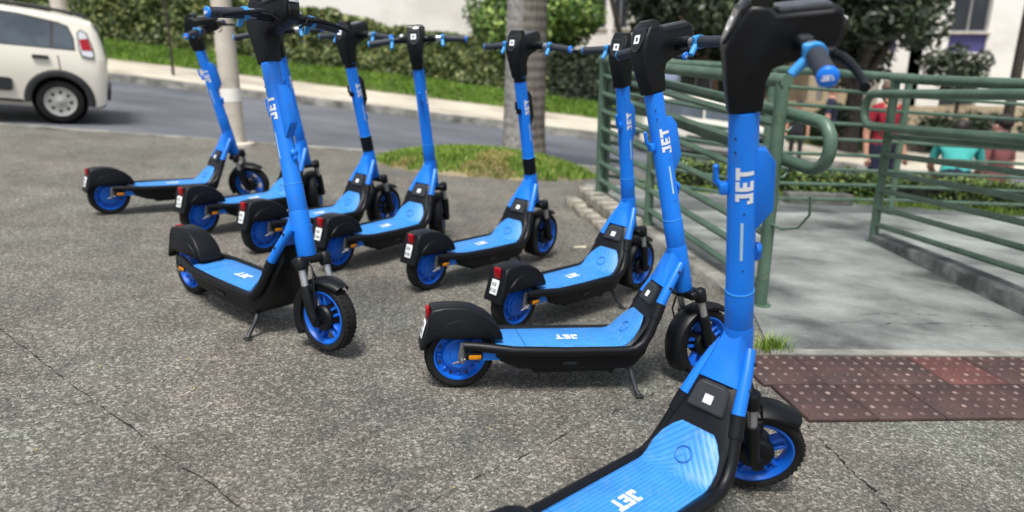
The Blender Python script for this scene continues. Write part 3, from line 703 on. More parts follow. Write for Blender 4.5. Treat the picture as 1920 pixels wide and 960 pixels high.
# head
HZ = SJ
prof = [(-.034, .0), (-.040, .06), (-.046, .150), (-.030, .192), (-.008, .230), (.004, .238), (.036, .232), (.056, .216), (.180, .214), (.198, .218), (.212, .208), (.218, .184), (.210, .150), (.192, .124), (.146, .114), (.085, .108), (.050, .096), (.038, .070), (.033, 0)]
prof = [(x if x < .04 else .04 + (x - .04) * .78, z * .90) for x, z in prof]
b = MB(); b.prism([(x, z + HZ) for x, z in prof], -.041, .041, bevel=.010, seg=3, taper=lambda x, z: (.74 + .26 * min(1, max(0, (z - HZ - .03) / .10))) * (1 - .22 * max(0, (x - .13) / .05)))
disp = MB(); disp.box((.103, 0, HZ + .1985), (.098, .060, .014), Matrix.Rotation(.015, 3, 'Y'), bevel=.005)
cap = MB(); cap.tube([(.017, -.034, HZ + .210), (.017, .034, HZ + .210)], [.021, .021], 18); cap.box((-.006, 0, HZ + .2095), (.03, .07, .012), Matrix.Rotation(-.9, 3, 'Y'), bevel=.004)
shield_n = Vector((-.077, 0, .038)).normalized(); sd_ = Vector((.038, 0, .077)).normalized(); sc0 = Vector((-.0262, 0, HZ + .177))
def sp(d, y, h): return sc0 + sd_ * d + Vector((0, y, 0)) + shield_n * h
shb = MB(); out_ = [(.036, -.033), (.036, .033), (.0, .033), (-.026, .022), (-.040, 0.008), (-.040, -.008), (-.026, -.022), (.0, -.033)]
shb.quadmesh([sp(d, y, .006) for d, y in out_] + [sp(d, y, -.004) for d, y in out_], [tuple(range(8))] + [tuple(range(15, 7, -1))] + [(i, (i + 1) % 8, 8 + (i + 1) % 8, 8 + i) for i in range(8)])
bmesh.ops.recalc_face_normals(shb.bm, faces=shb.bm.faces[:])
sin_ = MB(); sin_.quadmesh([sp(d * .8, y * .78, .0066) for d, y in out_], [tuple(range(8))])
emb = MB()
for d0, y0, d1, y1 in ((-.014, -.014, .014, -.005), (-.014, .005, .014, .014), (-.014, -.005, -.006, .005), (.006, -.005, .014, .005)): emb.quadmesh([sp(d0, y0, .0072), sp(d0, y1, .0072), sp(d1, y1, .0072), sp(d1, y0, .0072)], [(0, 1, 2, 3)])
hl = MB(); hl.box((.176, 0, HZ + .142), (.012, .046, .040), Matrix.Rotation(.25, 3, 'Y'), bevel=.004); hs_ = MB(); hs_.box((.1835, 0, HZ + .168), (.004, .038, .007), bevel=.0015)
S('console', b, 'black', 'S', subs=[('display', disp, 'display', 38), ('console_cap', cap, 'black_gloss', 38), ('shield_rim', shb, 'plate_dark', 38), ('shield_face', sin_, 'black_gloss', 38), ('emblem', emb, 'white', 38), ('headlight', hl, 'black_gloss', 38), ('headlight_strip', hs_, 'lampclear', 38)], angle=42)
# handlebar
BX, BZ = .098, HZ + .136
b = MB(); b.tube([(BX, -.150, BZ), (BX, -.06, BZ), (BX, .06, BZ), (BX, .150, BZ)], [.0135, .019, .019, .0135], 16)
S('handlebar', b, 'black', 'S')
for s in (-1, 1):
    sw = lambda d: (BX - .10 * max(0, d - .12) ** 1.0, s * d, BZ - .06 * max(0, d - .12))
    b = MB(); b.tube([sw(.105), sw(.132)], .0175, 14); S('clamp', b, 'alu' if s < 0 else 'black', 'S')
    b = MB(); b.tube([sw(.132), sw(.150)], .0215, 18)
    b.tube([Vector(sw(.141)) + Vector((-.015, 0, -.008)), Vector(sw(.141)) + Vector((-.030, 0, -.022)), Vector(sw(.143)) + Vector((-.040, 0, -.032))], [.010, .010, .009], 10)
    b.box(Vector(sw(.141)) + Vector((-.012, 0, .014)), (.022, .014, .016), bevel=.004)
    S('lever_ring', b, 'ring_blue', 'S', angle=50)
    b = MB(); b.tube([sw(.150), sw(.155), sw(.20), sw(.255), sw(.268)], [.0165, .0185, .0172, .0172, .0185], 18)
    capm = MB(); capm.tube([sw(.268), sw(.273), sw(.276)], [.0182, .0182, .015], 18)
    e = Vector(sw(.2766)); sg = -s
    cl_ = jet_mesh(lambda u, v: tuple(e + Vector((sg * (u - 1.17) * .0095 * 1, s * .0002, (v - .5) * .009)))) if s < 0 else jet_mesh(lambda u, v: tuple(e + Vector((-(u - 1.17) * .0095, s * .0002, (v - .5) * .009))))
    S('grip', b, 'grip', 'S', subs=[('end_cap', capm, 'ring_blue' if s > 0 else 'blue', 50), ('cap_lettering', cl_, 'white', 180)], angle=50)
    b = MB(); b.box((BX + .024, s * .118, BZ - .006), (.034, .026, .022), bevel=.006)
    b.tube([(BX + .034, s * .118, BZ - .008), (BX + .047, s * .140, BZ - .012), (BX + .052, s * .19, BZ - .020), (BX + .050, s * .245, BZ - .030), (BX + .046, s * .268, BZ - .034)], [.010, .009, .008, .0075, .009], 10)
    S('brake_lever', b, 'black', 'S', angle=50)
for s in (-1, 1):
    b = MB(); b.tube([(BX + .034, s * .104, BZ - .008), (BX + .050, s * .080, BZ - .012), (BX + .062, s * .055, BZ - .035), (BX + .045, s * .036, BZ - .045)], .0032, 7, up=(0, 0, 1)); S('brake_cable', b, 'rubber', 'S', angle=60)
    b = MB(); b.box((BX - .004, s * .076, BZ + .012), (.026, .034, .018), bevel=.005); S('switch_box', b, 'plate_dark', 'S')
# bell on the left side of bar
b = MB(); b.lathe([(.017, 0), (.0165, .008), (.012, .014), (0, .017)], 16, 'Z', (BX - .004, .085, BZ + .017)); S('bell', b, 'alu', 'S', angle=60)
# fork
b = MB(); b.box((.010, 0, -.006), (.055, .135, .030), bevel=.010, seg=3); b.lathe([(.030, 0), (.034, .02), (.034, .03)], 20, 'Z', (0, 0, -.008))
for s in (-1, 1): b.lathe([(.020, -.03), (.022, -.024), (.022, .012), (.016, .018)], 16, 'Z', (.026, s * .058, -.006))
S('fork_crown', b, 'black', 'S', angle=45)
HUBS = -.2238
for s in (-1, 1):
    b = MB(); b.tube([(.029, s * .058, -.095), (.0295, s * .058, -.105), (.033, s * .058, -.17), (.035, s * .056, -.205), (HX, s * .054, HUBS - .018), (HX, s * .054, HUBS - .026)], [.018, .0205, .0195, .018, .017, .010], 14)
    b.lathe([(.012, 0), (.012, .006), (.0, .008)], 10, 'Y', (HX, s * .066, HUBS)) if s < 0 else b.lathe([(0, -.008), (.012, -.006), (.012, 0)], 10, 'Y', (HX, s * .066, HUBS))
    stn = MB(); stn.tube([(.029, s * .058, -.098), (.0265, s * .058, -.03)], .0135, 14)
    S('fork_leg', b, 'black', 'S', subs=[('stanchion', stn, 'alu', 38)], angle=50)
b = MB(); b.tube([(.032, -.022, -.01), (.055, -.034, -.05), (.058, -.045, -.11), (.05, -.05, -.18)], .0035, 6); b.tube([(-.02, .02, -.02), (-.03, .04, -.07), (-.01, .06, -.14)], .0035, 6); S('brake_hose', b, 'black', 'S', angle=60)
# front fender: swept U section around the hub (angles in the steer frame; 90deg = along stem)
b = MB(); rings = []; N_ = 22; a0, a1 = R(42), R(202)
def fender_ring(a, th):
    t = (a - a0) / (a1 - a0); r = FR + .016 + (.005 * (1 - t / .1) if t < .1 else 0); hw = .043 - (.012 * (1 - t / .15) if t < .15 else 0); sk = .014 + .026 * min(1, max(0, (t - .35) / .3))
    pr = [(-hw, r - sk), (-hw, r - .006), (-hw * .7, r + .004), (0, r + .008), (hw * .7, r + .004), (hw, r - .006), (hw, r - sk)]
    pr2 = [(y * .93, rr_ - .0035) for y, rr_ in pr[::-1]]
    return [(HX + rr_ * math.cos(a), y, HUBS + rr_ * math.sin(a)) for y, rr_ in pr + pr2]
b.rings([fender_ring(a0 + (a1 - a0) * i / N_, 1) for i in range(N_ + 1)])
for s in (-1, 1): b.box((HX - .002, s * .046, HUBS + .118), (.02, .016, .03), bevel=.003)
S('front_fender', b, 'black', 'S', angle=50)
# front wheel with paired spokes
rim = MB(); rim.lathe([(FR - .029, .026), (FR - .034, .027), (FR - .044, .016), (FR - .046, .006), (FR - .046, -.006), (FR - .044, -.016), (FR - .034, -.027), (FR - .029, -.026)], 44, 'Y', closed=True)
for kx in range(5):
    for dd in (-.17, .17):
        a = 2 * math.pi * kx / 5 + .3
        t = MB(); t.box((.064, 0, dd * .075), (.052, .030, .0105), Matrix.Rotation(-dd * .25, 3, 'Y'), bevel=.002, seg=1); rot_y(t, a); rim._merge(t.bm)
    t = MB(); t.box((.083, 0, 0), (.014, .024, .032), bevel=.002, seg=1); rot_y(t, a); rim._merge(t.bm)
hub = MB(); hub.lathe([(0, .038), (.02, .038), (.042, .034), (.049, .026), (.049, -.026), (.042, -.034), (.02, -.038), (0, -.038)], 32, 'Y')
hub.lathe([(.008, .062), (.008, -.062)], 10, 'Y')
T1 = Matrix.Translation((HX, 0, HUBS))
S('front_wheel', tyre(FR, .031).xf(T1), 'rubber', 'S', subs=[('rim', rim.xf(T1), 'blue_rim', 38), ('hub_motor', hub.xf(T1), 'black', 38)], angle=45)
# extras for the two variant scooters
b = MB(); b.tube([(0, 0, .184), (0, 0, .274)], .0350, 30); S('black_band', b, 'black', 'S', key='variant')
b = MB(); b.tube([(0, 0, SJ - .022), (0, 0, SJ - .001)], .0331, 30); S('black_collar', b, 'black', 'S', key='variant')

SCOOT = {   # x, y, heading, lean(right), steer
 'A': (-.036, 1.072, 43.2, 3.6, -50), 'B': (-.191, 2.195, 12.0, -.4, 15), 'C': (0.0, 2.762, 46.0, 3.3, 1), 'D': (-.42, 3.218, 50.1, 3.0, 3),
 'E': (-.918, 3.431, 59.5, 4.8, 30), 'F': (-1.369, 3.653, 53.9, 3.3, 6), 'G': (-1.828, 3.929, 58.7, 3.9, 38), 'H': (-2.541, 4.27, 45.1, 2.8, -48), 'I': (-1.423, 2.947, -37.3, -2.1, 4)}
LABEL = {
 'A': 'nearest blue electric scooter, its deck cut off by the bottom edge, beside the tactile paving',
 'B': 'blue electric scooter seen side-on in the foreground, second nearest, left of the nearest one',
 'C': 'blue electric scooter between the side-on foreground scooter and the corner of the green railing',
 'D': 'blue electric scooter with black band on its stem, standing in front of the palm trunk',
 'E': 'blue electric scooter with plain blue stem and handlebar square to camera, left of the palm',
 'F': 'blue electric scooter with black stem band, directly behind the scooter that faces the camera',
 'G': 'blue electric scooter mostly hidden behind the stem of the one facing the camera',
 'H': 'leftmost and farthest blue electric scooter, in front of the concrete pole',
 'I': 'blue electric scooter turned the other way, front wheel toward the camera, at left'}
for kname in 'ABCDEFGHI':
    x, y, h, lean, steer = SCOOT[kname]
    fw = Vector((math.cos(R(h)), math.sin(R(h)), SLOPE * math.cos(R(h)))).normalized(); rt = Vector((math.sin(R(h)), -math.cos(R(h)), 0))
    up = (Vector((0, 0, 1)) + rt * math.tan(R(lean))); up = (up - fw * up.dot(fw)).normalized(); lf = up.cross(fw)
    mw = Matrix((fw, lf, up)).transposed().to_4x4(); mw.translation = (x, y, pz(x) + .002)
    root = empty('electric_scooter'); root.matrix_basis = mw
    tag(root, LABEL[kname], 'scooter', 'blue rental scooters parked on the plaza')
    ms = SF @ Matrix.Rotation(R(steer), 4, 'Z')
    for name, me, frame, subs, key in SPEC:
        if key == 'variant' and kname not in 'DF': continue
        o = link(name, me, root); o.matrix_basis = ms if frame == 'S' else Matrix()
        if key in ('panel', 'hook') and kname in 'DF':
            o.material_slots[0].link = 'OBJECT'; o.material_slots[0].material = M['black']
        for sn, sm in subs:
            c_ = link(sn, sm, o)
            if sn in ('screw_hole', 'plate_characters') or (sn == 'bolt' and name == 'rear_wheel'): c_['kind'] = 'stuff'

# ------------------------------------------------------------------ grass mound with two palms
mo = []
def mound_z(x, y):
    d = ((x + .30) / 1.15) ** 2 + ((y - 7.35) / .62) ** 2; return pz(x) + .19 * max(0, 1 - d) ** .8
xs = list(np.linspace(-1.5, .95, 30)); ys = list(np.linspace(6.7, 8.0, 16))
g = grid_sheet('grass_mound', xs, ys, lambda x, y: mound_z(x, y) - (.02 if ((x + .30) / 1.15) ** 2 + ((y - 7.35) / .62) ** 2 > 1 else 0), 'earth')
P_ = []; D_ = []
while len(P_) < 15000:
    x, y = random.uniform(-1.5, .95), random.uniform(6.7, 8.0); q = ((x + .30) / 1.15) ** 2 + ((y - 7.35) / .62) ** 2
    if q < 1.02 + .15 * noise.noise((x * 6, y * 6, 0)):
        (D_ if noise.noise((x * 2.2, y * 3, 5)) > .22 and random.random() < .75 else P_).append((x, y, mound_z(x, y)))
blades('mound_grass', P_, .055, .012, 'grassblade', label='green grass on the mound around the palm trunk', cat='grass')
blades('dry_grass', D_, .05, .012, 'dryblade', label='yellowed dry grass patches on the mound', cat='grass')
def palm(x, y, r, lean, mat, label, hgt=6.2):
    root = empty('palm_tree', (x, y, mound_z(x, y) - .03)); tag(root, label, 'palm tree')
    b = MB(); pts = []; rad = []
    for i in range(60):
        t = i / 59; z = t * hgt; pts.append((lean[0] * t + .02 * math.sin(t * 5), lean[1] * t, z)); rad.append(r * (1 + .20 * math.exp(-z / .25)) * (1 - .12 * t) * (1 + .018 * math.sin(z * 62)))
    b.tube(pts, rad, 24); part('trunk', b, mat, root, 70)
    for kx in range(11):
        a = 2 * math.pi * kx / 11 + random.uniform(-.2, .2); L = random.uniform(1.5, 2.0); top = Vector((lean[0], lean[1], hgt)); d = Vector((math.cos(a), math.sin(a), 0)); sd2 = Vector((-d.y, d.x, 0))
        cen = [top + d * L * t + Vector((0, 0, .9 * t - 1.7 * t * t)) for t in [i / 14 for i in range(15)]]
        f = MB(); f.tube(cen, [.03 * (1 - i / 17) for i in range(15)], 5)
        for i in range(1, 15):
            for s in (-1, 1):
                ll = .5 * math.sin(math.pi * min(1, i / 14 * .9 + .1)) + .1; c = cen[i]; e = c + sd2 * s * ll + d * .2 + Vector((0, 0, -.25 * ll)); m_ = d * .03
                f.quadmesh([c - m_, c + m_, e], [(0, 1, 2)])
        part('frond', f, 'shrub', root, 180, False)
    return root
palm(.125, 7.75, .222, (.06, 0.0), 'palm_pale', 'thick grey palm trunk with its left side painted paler as if lit, standing on the grass mound')

# ------------------------------------------------------------------ poles, sapling
def pole(x, y, z, r, hgt, label, mat='pole', foot=True):
    root = empty('concrete_pole', (x, y, z)); tag(root, label, 'pole')
    b = MB(); b.tube([(0, 0, -.1), (0, 0, 1.2), (0, 0, hgt)], [r, r * .98, r * .82], 24); part('shaft', b, mat, root, 60)
    if foot: b = MB(); b.tube([(0, 0, -.05), (0, 0, .02), (0, 0, .035)], [r * 1.9, r * 1.85, r * 1.4], 20); part('footing', b, 'pole', root)
    b = MB(); b.tube([(0, 0, .48), (0, 0, .62)], r * 1.015, 24); part('painted_band', b, 'stucco', root)
    return root
pole(-3.10, 7.78, pz(-3.1), .108, 7, 'pale concrete street pole at the plaza edge behind the leftmost scooter')
pole(-10.5, 16.9, rz(-10.5) + .25, .17, 8, 'concrete pole rising behind the roof of the white car', foot=False)
root = empty('street_sapling', (-7.62, 16, rz(-7.62) + .2)); tag(root, 'thin bare sapling stem on the far pavement', 'sapling')
b = MB(); b.tube([(0, 0, -.05), (.02, 0, .8), (.0, 0, 1.7), (.05, 0, 2.6)], [.035, .03, .026, .015], 8); part('trunk', b, 'bark', root)
pts = rng.normal(0, .35, (500, 3)) * [1, 1, .8] + [.05, 0, 3.1]; leaf_cloud('crown', pts, rng.normal(0, 1, (500, 3)), .06, 'shrub', root)

# ------------------------------------------------------------------ hedge, shrub, trees
def box_hedge(name, label, x0, x1, y0, y1, zfun, hfun, n, size, mat, cat='hedge', nodetail=False):
    root = empty(name, ((x0 + x1) / 2, (y0 + y1) / 2, zfun((x0 + x1) / 2))); tag(root, label, cat); o0 = Vector(root.location)
    b = MB(); rings = []
    for x in np.linspace(x0 + .1, x1 - .1, 60):
        h = hfun(x) - size * 2.2; z = zfun(x); i = size * 2; wv = .1 * size * 4 * noise.noise((x * 2, 0, 1))
        rings.append([(x, y0 + i + wv, z - .1), (x, y0 + i + wv, z + h), (x, y1 - i, z + h), (x, y1 - i, z - .1)])
    b.rings(rings); o = part('twig_core', b, 'twig', root); o.location = -o0
    X = rng.uniform(x0, x1, n); face = rng.random(n); pts = np.zeros((n, 3)); nr = np.zeros((n, 3))
    for i in range(n):
        x = X[i]; z = zfun(x); h = hfun(x) * (1 + .07 * noise.noise((x * 1.3, 7, 0)) + .05 * noise.noise((x * 4, 9, 0)))
        lump = .5 + .5 * noise.noise((x * 2.6, face[i] * 5, 2)); dp = rng.random() ** 2 * size * 3
        if face[i] < .68: v = rng.random(); pts[i] = (x, y0 + dp + .14 * noise.noise((x * 2.4, v * h * 2.4, 4)), z + v * h); nr[i] = (0, -1, .5)
        else: pts[i] = (x, y0 + rng.random() * (y1 - y0), z + h - dp + .09 * noise.noise((x * 5, 1, 4))); nr[i] = (0, -.2, 1)
    lv = leaf_cloud('foliage', pts, nr, size, mat, root); lv.location = -o0; return root
vz = lambda x: verge_z(x, 19.6) - .05
box_hedge('hedge', 'long clipped evergreen hedge above the grass verge, before a white wall', -18, 1.0, 19.4, 20.6, vz, lambda x: 1.55 + .15 * math.sin(x * .7) + (.35 if x < -8.5 else -.12), 52000, .075, 'hedge')
box_hedge('hedge', 'dark lower hedge under the big rounded shrub, right of the palm', 1.0, 4.6, 19.2, 20.6, vz, lambda x: 1.3, 9000, .075, 'darkleaf')
lz = lambda x: pz(x) - .04
box_hedge('low_hedge', 'low bright green hedge strip behind the far ramp railing', 1.6, 8.8, 6.95, 7.5, lz, lambda x: .30, 13000, .03, 'lowhedge')
pts = [(random.uniform(1.2, 8.5), random.uniform(6.62, 6.95)) for _ in range(2600)]
blades('back_grass', [(x, y, pz(x)) for x, y in pts], .07, .012, 'grassblade', label='ragged grass edge along the back of the landing', cat='grass')

def crown_pts(blobs, n):
    P_, N_2 = [], []
    vol = np.array([r ** 2 for _, r in blobs]); vol = vol / vol.sum()
    for (c, r), k in zip(blobs, (vol * n).astype(int)):
        d = rng.normal(0, 1, (k, 3)); d /= np.linalg.norm(d, axis=1)[:, None]; rad = r * (rng.random(k) ** .33) * (1 + .15 * np.sin(d[:, 0] * 7 + d[:, 2] * 5))
        rad = np.where(rng.random(k) < .6, r * rng.uniform(.8, 1.08, k), rad)
        P_.append(np.array(c) + d * rad[:, None]); N_2.append(d + [0, 0, .4])
    return np.concatenate(P_), np.concatenate(N_2)
def tree(name, label, base, trunk, limbs, blobs, n, size, mat, tr=.14, group=None):
    root = empty(name, base); tag(root, label, 'tree' if name != 'round_shrub' else 'shrub', group)
    b = MB(); m_ = len(trunk); b.tube(trunk, [tr * (1.35 if i == 0 else 1) * (1 - .5 * i / m_) for i in range(m_)], 12); part('trunk', b, 'bark', root, 70)
    for l in limbs:
        b = MB(); b.tube(l, [tr * .6 * (1 - .7 * i / len(l)) for i in range(len(l))], 8); part('limb', b, 'bark', root, 70)
    p, q = crown_pts(blobs, n); leaf_cloud('crown', p, q, size, mat, root, .7); return root
def rblobs(c, R0, k, r0, r1, flat=.8, seed=1):
    r = random.Random(seed); out = []
    for _ in range(k):
        d = Vector((r.gauss(0, 1), r.gauss(0, 1), r.gauss(0, 1))).normalized() * R0 * r.random() ** .5; out.append(((c[0] + d.x, c[1] + d.y, c[2] + d.z * flat), r.uniform(r0, r1)))
    return out
tree('round_shrub', 'big bright green rounded shrub behind the palm trunk', (.55, 20.6, vz(.5)), [(0, 0, 0), (.1, 0, .8), (0, 0, 1.6)], [[(0, 0, .7), (-.6, 0, 1.4), (-1, .1, 2)], [(0, 0, .9), (.6, 0, 1.5), (1.1, 0, 2.1)]],
     rblobs((.1, 0, 2.2), 1.75, 40, .4, .75, .75, 3), 26000, .085, 'shrub', .12)
def gz(x): return rz(x) + .3
tr_ = [('street_tree', 'dark leafy tree with slanting grey trunk behind the corner railing post', (3.9, 21.5), 1.9, 4.2, 21, .2, (1.0, 0)), 
       ('street_tree', 'dark leafy tree in front of the brown building', (7.0, 23), 2.2, 4.6, 22, .24, (-.3, 0)),
       ('street_tree', 'dense dark tree behind the handlebar of the nearest scooter', (6.1, 18.6), 1.75, 3.1, 29, .2, (.2, 0)),
       ('street_tree', 'large dark forked tree before the beige and white buildings', (8.3, 17.2), 2.0, 3.9, 23, .22, (.15, 0))]
for nm, lb_, (x, y), R0, hc, sd3, tr, ln2 in tr_:
    tree(nm, lb_, (x, y, gz(x)), [(0, 0, -.1), (ln2[0] * .3, 0, 1.0), (ln2[0] * .7, 0, 2.0), (ln2[0], 0, 3.2)],
         [[(ln2[0] * .4, 0, 1.3), (-.7, -.1, 2.4), (-1.1, 0, 3.8)], [(ln2[0] * .5, 0, 1.5), (.8, .1, 2.6), (1.2, 0, 3.9)], [(ln2[0] * .6, 0, 1.8), (.1, -.5, 3), (.2, -.8, 4.2)]],
         rblobs((ln2[0], 0, hc), R0, 34, .4, .8, 1.0, sd3), 17000, .10, 'darkleaf', tr, 'trees across the street')
tree('street_tree', 'small ragged tree in front of the purple-panelled white building', (11.6, 18.4, gz(11.6)), [(0, 0, 0), (.05, 0, 1), (0, 0, 1.9)], [[(0, 0, 1.2), (-.4, 0, 1.8)], [(0, 0, 1.3), (.4, 0, 2.0)]],
     rblobs((0, 0, 2.0), .75, 14, .2, .4, .8, 40), 2200, .08, 'darkleaf', .06, 'trees across the street')
for i in range(7):
    x = 5.2 + i * 1.35; box = rblobs((0, 0, .55), .45, 9, .25, .4, .6, 60 + i); p, q = crown_pts(box, 1500)
    root = empty('roadside_bush', (x, 17.4 + .3 * (i % 2), gz(x))); tag(root, ['roadside bush near the white parked car', 'dark roadside bush behind the walking person in navy', 'roadside bush left of the forked tree', 'roadside bush under the forked tree', 'roadside bush right of the forked tree', 'roadside bush below the purple panels', 'rightmost roadside bush across the street'][i], 'bush', 'bushes across the street')
    leaf_cloud('foliage', p, q, .07, 'darkleaf', root); b = MB(); b.tube([(0, 0, -.05), (.03, 0, .5)], [.04, .02], 7); part('stem', b, 'bark', root)
b = MB(); b.tube([(0, 0, 0), (.05, 0, 8)], [.13, .10], 14)
root = empty('utility_pole', (12.75, 18, gz(12.75))); tag(root, 'dark wooden utility pole in front of the white building at right', 'utility pole'); part('shaft', b, 'bark', root)
b = MB(); b.box((.04, 0, 6.8), (1.8, .1, .12), bevel=.01); part('crossarm', b, 'bark', root)

# ------------------------------------------------------------------ boundary wall and buildings
wl = empty('boundary_wall', (-6, 22.3, vz(-6))); tag(wl, 'tall white rendered wall behind the hedge', 'wall')
b = MB(); b.box((-3.0, .15, 1.5), (17, .3, 10)); part('wall_body', b, 'stucco', wl)
b = MB(); b.box((-3.0, .15, 6.56), (17.2, .42, .1), bevel=.01); part('coping', b, 'pole', wl)
def building(name, label, x0, x1, y, depth, z0, hgt, mat, wins, bands=(), wm='winglass'):
    root = empty(name, ((x0 + x1) / 2, y, z0)); tag(root, label, 'building'); ox = (x0 + x1) / 2
    # front wall in pieces round the openings: columns between window columns
    b = MB(); b.box((0, depth / 2 + .26, hgt / 2), (x1 - x0, depth, hgt)); part('wall', b, mat, root)
    fr_ = MB(); cols = sorted(set((a, c) for a, c, *_ in wins)); xsb = [x0] + [v for ac in cols for v in ac] + [x1]
    for a, c in zip(xsb[0::2], xsb[1::2]): fr_.box(((a + c) / 2 - ox, .13, hgt / 2), (c - a, .26, hgt))
    for a, c in cols:
        zz = sorted((w_[2], w_[3]) for w_ in wins if (w_[0], w_[1]) == (a, c)); zs = [0] + [v for p in zz for v in p] + [hgt]
        for p, q in zip(zs[0::2], zs[1::2]): fr_.box(((a + c) / 2 - ox, .133, (p + q) / 2), (c - a, .254, q - p))
    part('facade', fr_, mat, root)
    for a, c, p, q, *k in wins:
        w_ = MB(); cx, cz, ww, hh = (a + c) / 2 - ox, (p + q) / 2, c - a, q - p
        if k and k[0] == 'purple':
            w_.box((cx, .10, cz), (ww - .01, .1, hh - .01), bevel=.01); part('panel', w_, 'purple', root); continue
        for dx, dz, sx, sz in ((-ww / 2 + .03, 0, .05, hh - .01), (ww / 2 - .03, 0, .05, hh - .01), (0, 0, .05, hh - .01), (0, hh / 2 - .03, ww - .01, .05), (0, -hh / 2 + .03, ww - .01, .05)): w_.box((cx + dx, .12, cz + dz), (sx, .06 + .004 * (sx > sz), sz))
        fo = part('window', w_, 'greywall', root)
        g_ = MB(); g_.box((cx, .16, cz), (ww - .02, .02, hh - .02)); part('pane', g_, wm, fo)
        s_ = MB(); s_.box((cx, -.02, p - .03), (ww + .1, .12, .05), bevel=.01); part('sill', s_, 'pole', fo)
    for p, q, mt in bands:
        w_ = MB(); w_.box((0, -.03, (p + q) / 2), (x1 - x0 + .02, .08, q - p), bevel=.01); part('band', w_, mt, root)
    return root
zb = -1.05
wn = []
for a in (6.3, 8.1): 
    for p in (.5, 3.1, 5.9): wn.append((a, a + 1.2, p, p + 1.5))
building('brown_building', 'brown rendered building with dark windows behind the trees', 5.2, 10.0, 26.5, 6, zb, 10, 'brown', wn, [(2.45, 2.8, 'beige')])
wn = [(10.35, 10.55, .9, 2.2), (10.35, 10.55, 3.5, 4.9)]
building('beige_building', 'narrow beige rendered building left of the white one', 10.05, 12.6, 24, 6, zb, 9, 'beige', wn)
wn = [(11.6, 12.6, 2.5, 3.0, 'purple'), (11.6, 12.6, 3.2, 5.0), (11.75, 12.2, 1.2, 1.8), (13.33, 14.5, 2.52, 3.04, 'purple'), (13.33, 14.5, 3.1, 5.2), (13.33, 14.5, .5, 1.5), (16.2, 17.4, 2.5, 3.0, 'purple'), (16.2, 17.4, 3.1, 5.2)]
building('white_building', 'white rendered building with purple panels under its windows', 11.4, 19.5, 22, 6, zb, 9.5, 'stucco', wn)
wn = []
for a in (3.3, 4.2):
    for p in (1.0, 3.6): wn.append((a, a + .6, p, p + 1.6))
building('pale_building', 'pale far building glimpsed behind the slanting tree trunk', 2.6, 5.1, 30, 5, zb, 10, 'stucco', wn)
wn = []
for a in (21, 24, 27):
    for p in (1.0, 3.6, 6.2): wn.append((a, a + 1.4, p, p + 1.5))
building('grey_building', 'plain grey building at the far right end of the street', 19.8, 30, 23, 6, zb, 11, 'greywall', wn)
b = MB(); b.box((0, 0, 4), (26, .3, 10)); o = tag(part('garden_wall', b, 'brown'), 'dark garden wall closing the far background between the buildings', 'wall'); o.location = (14, 33, -1.2)

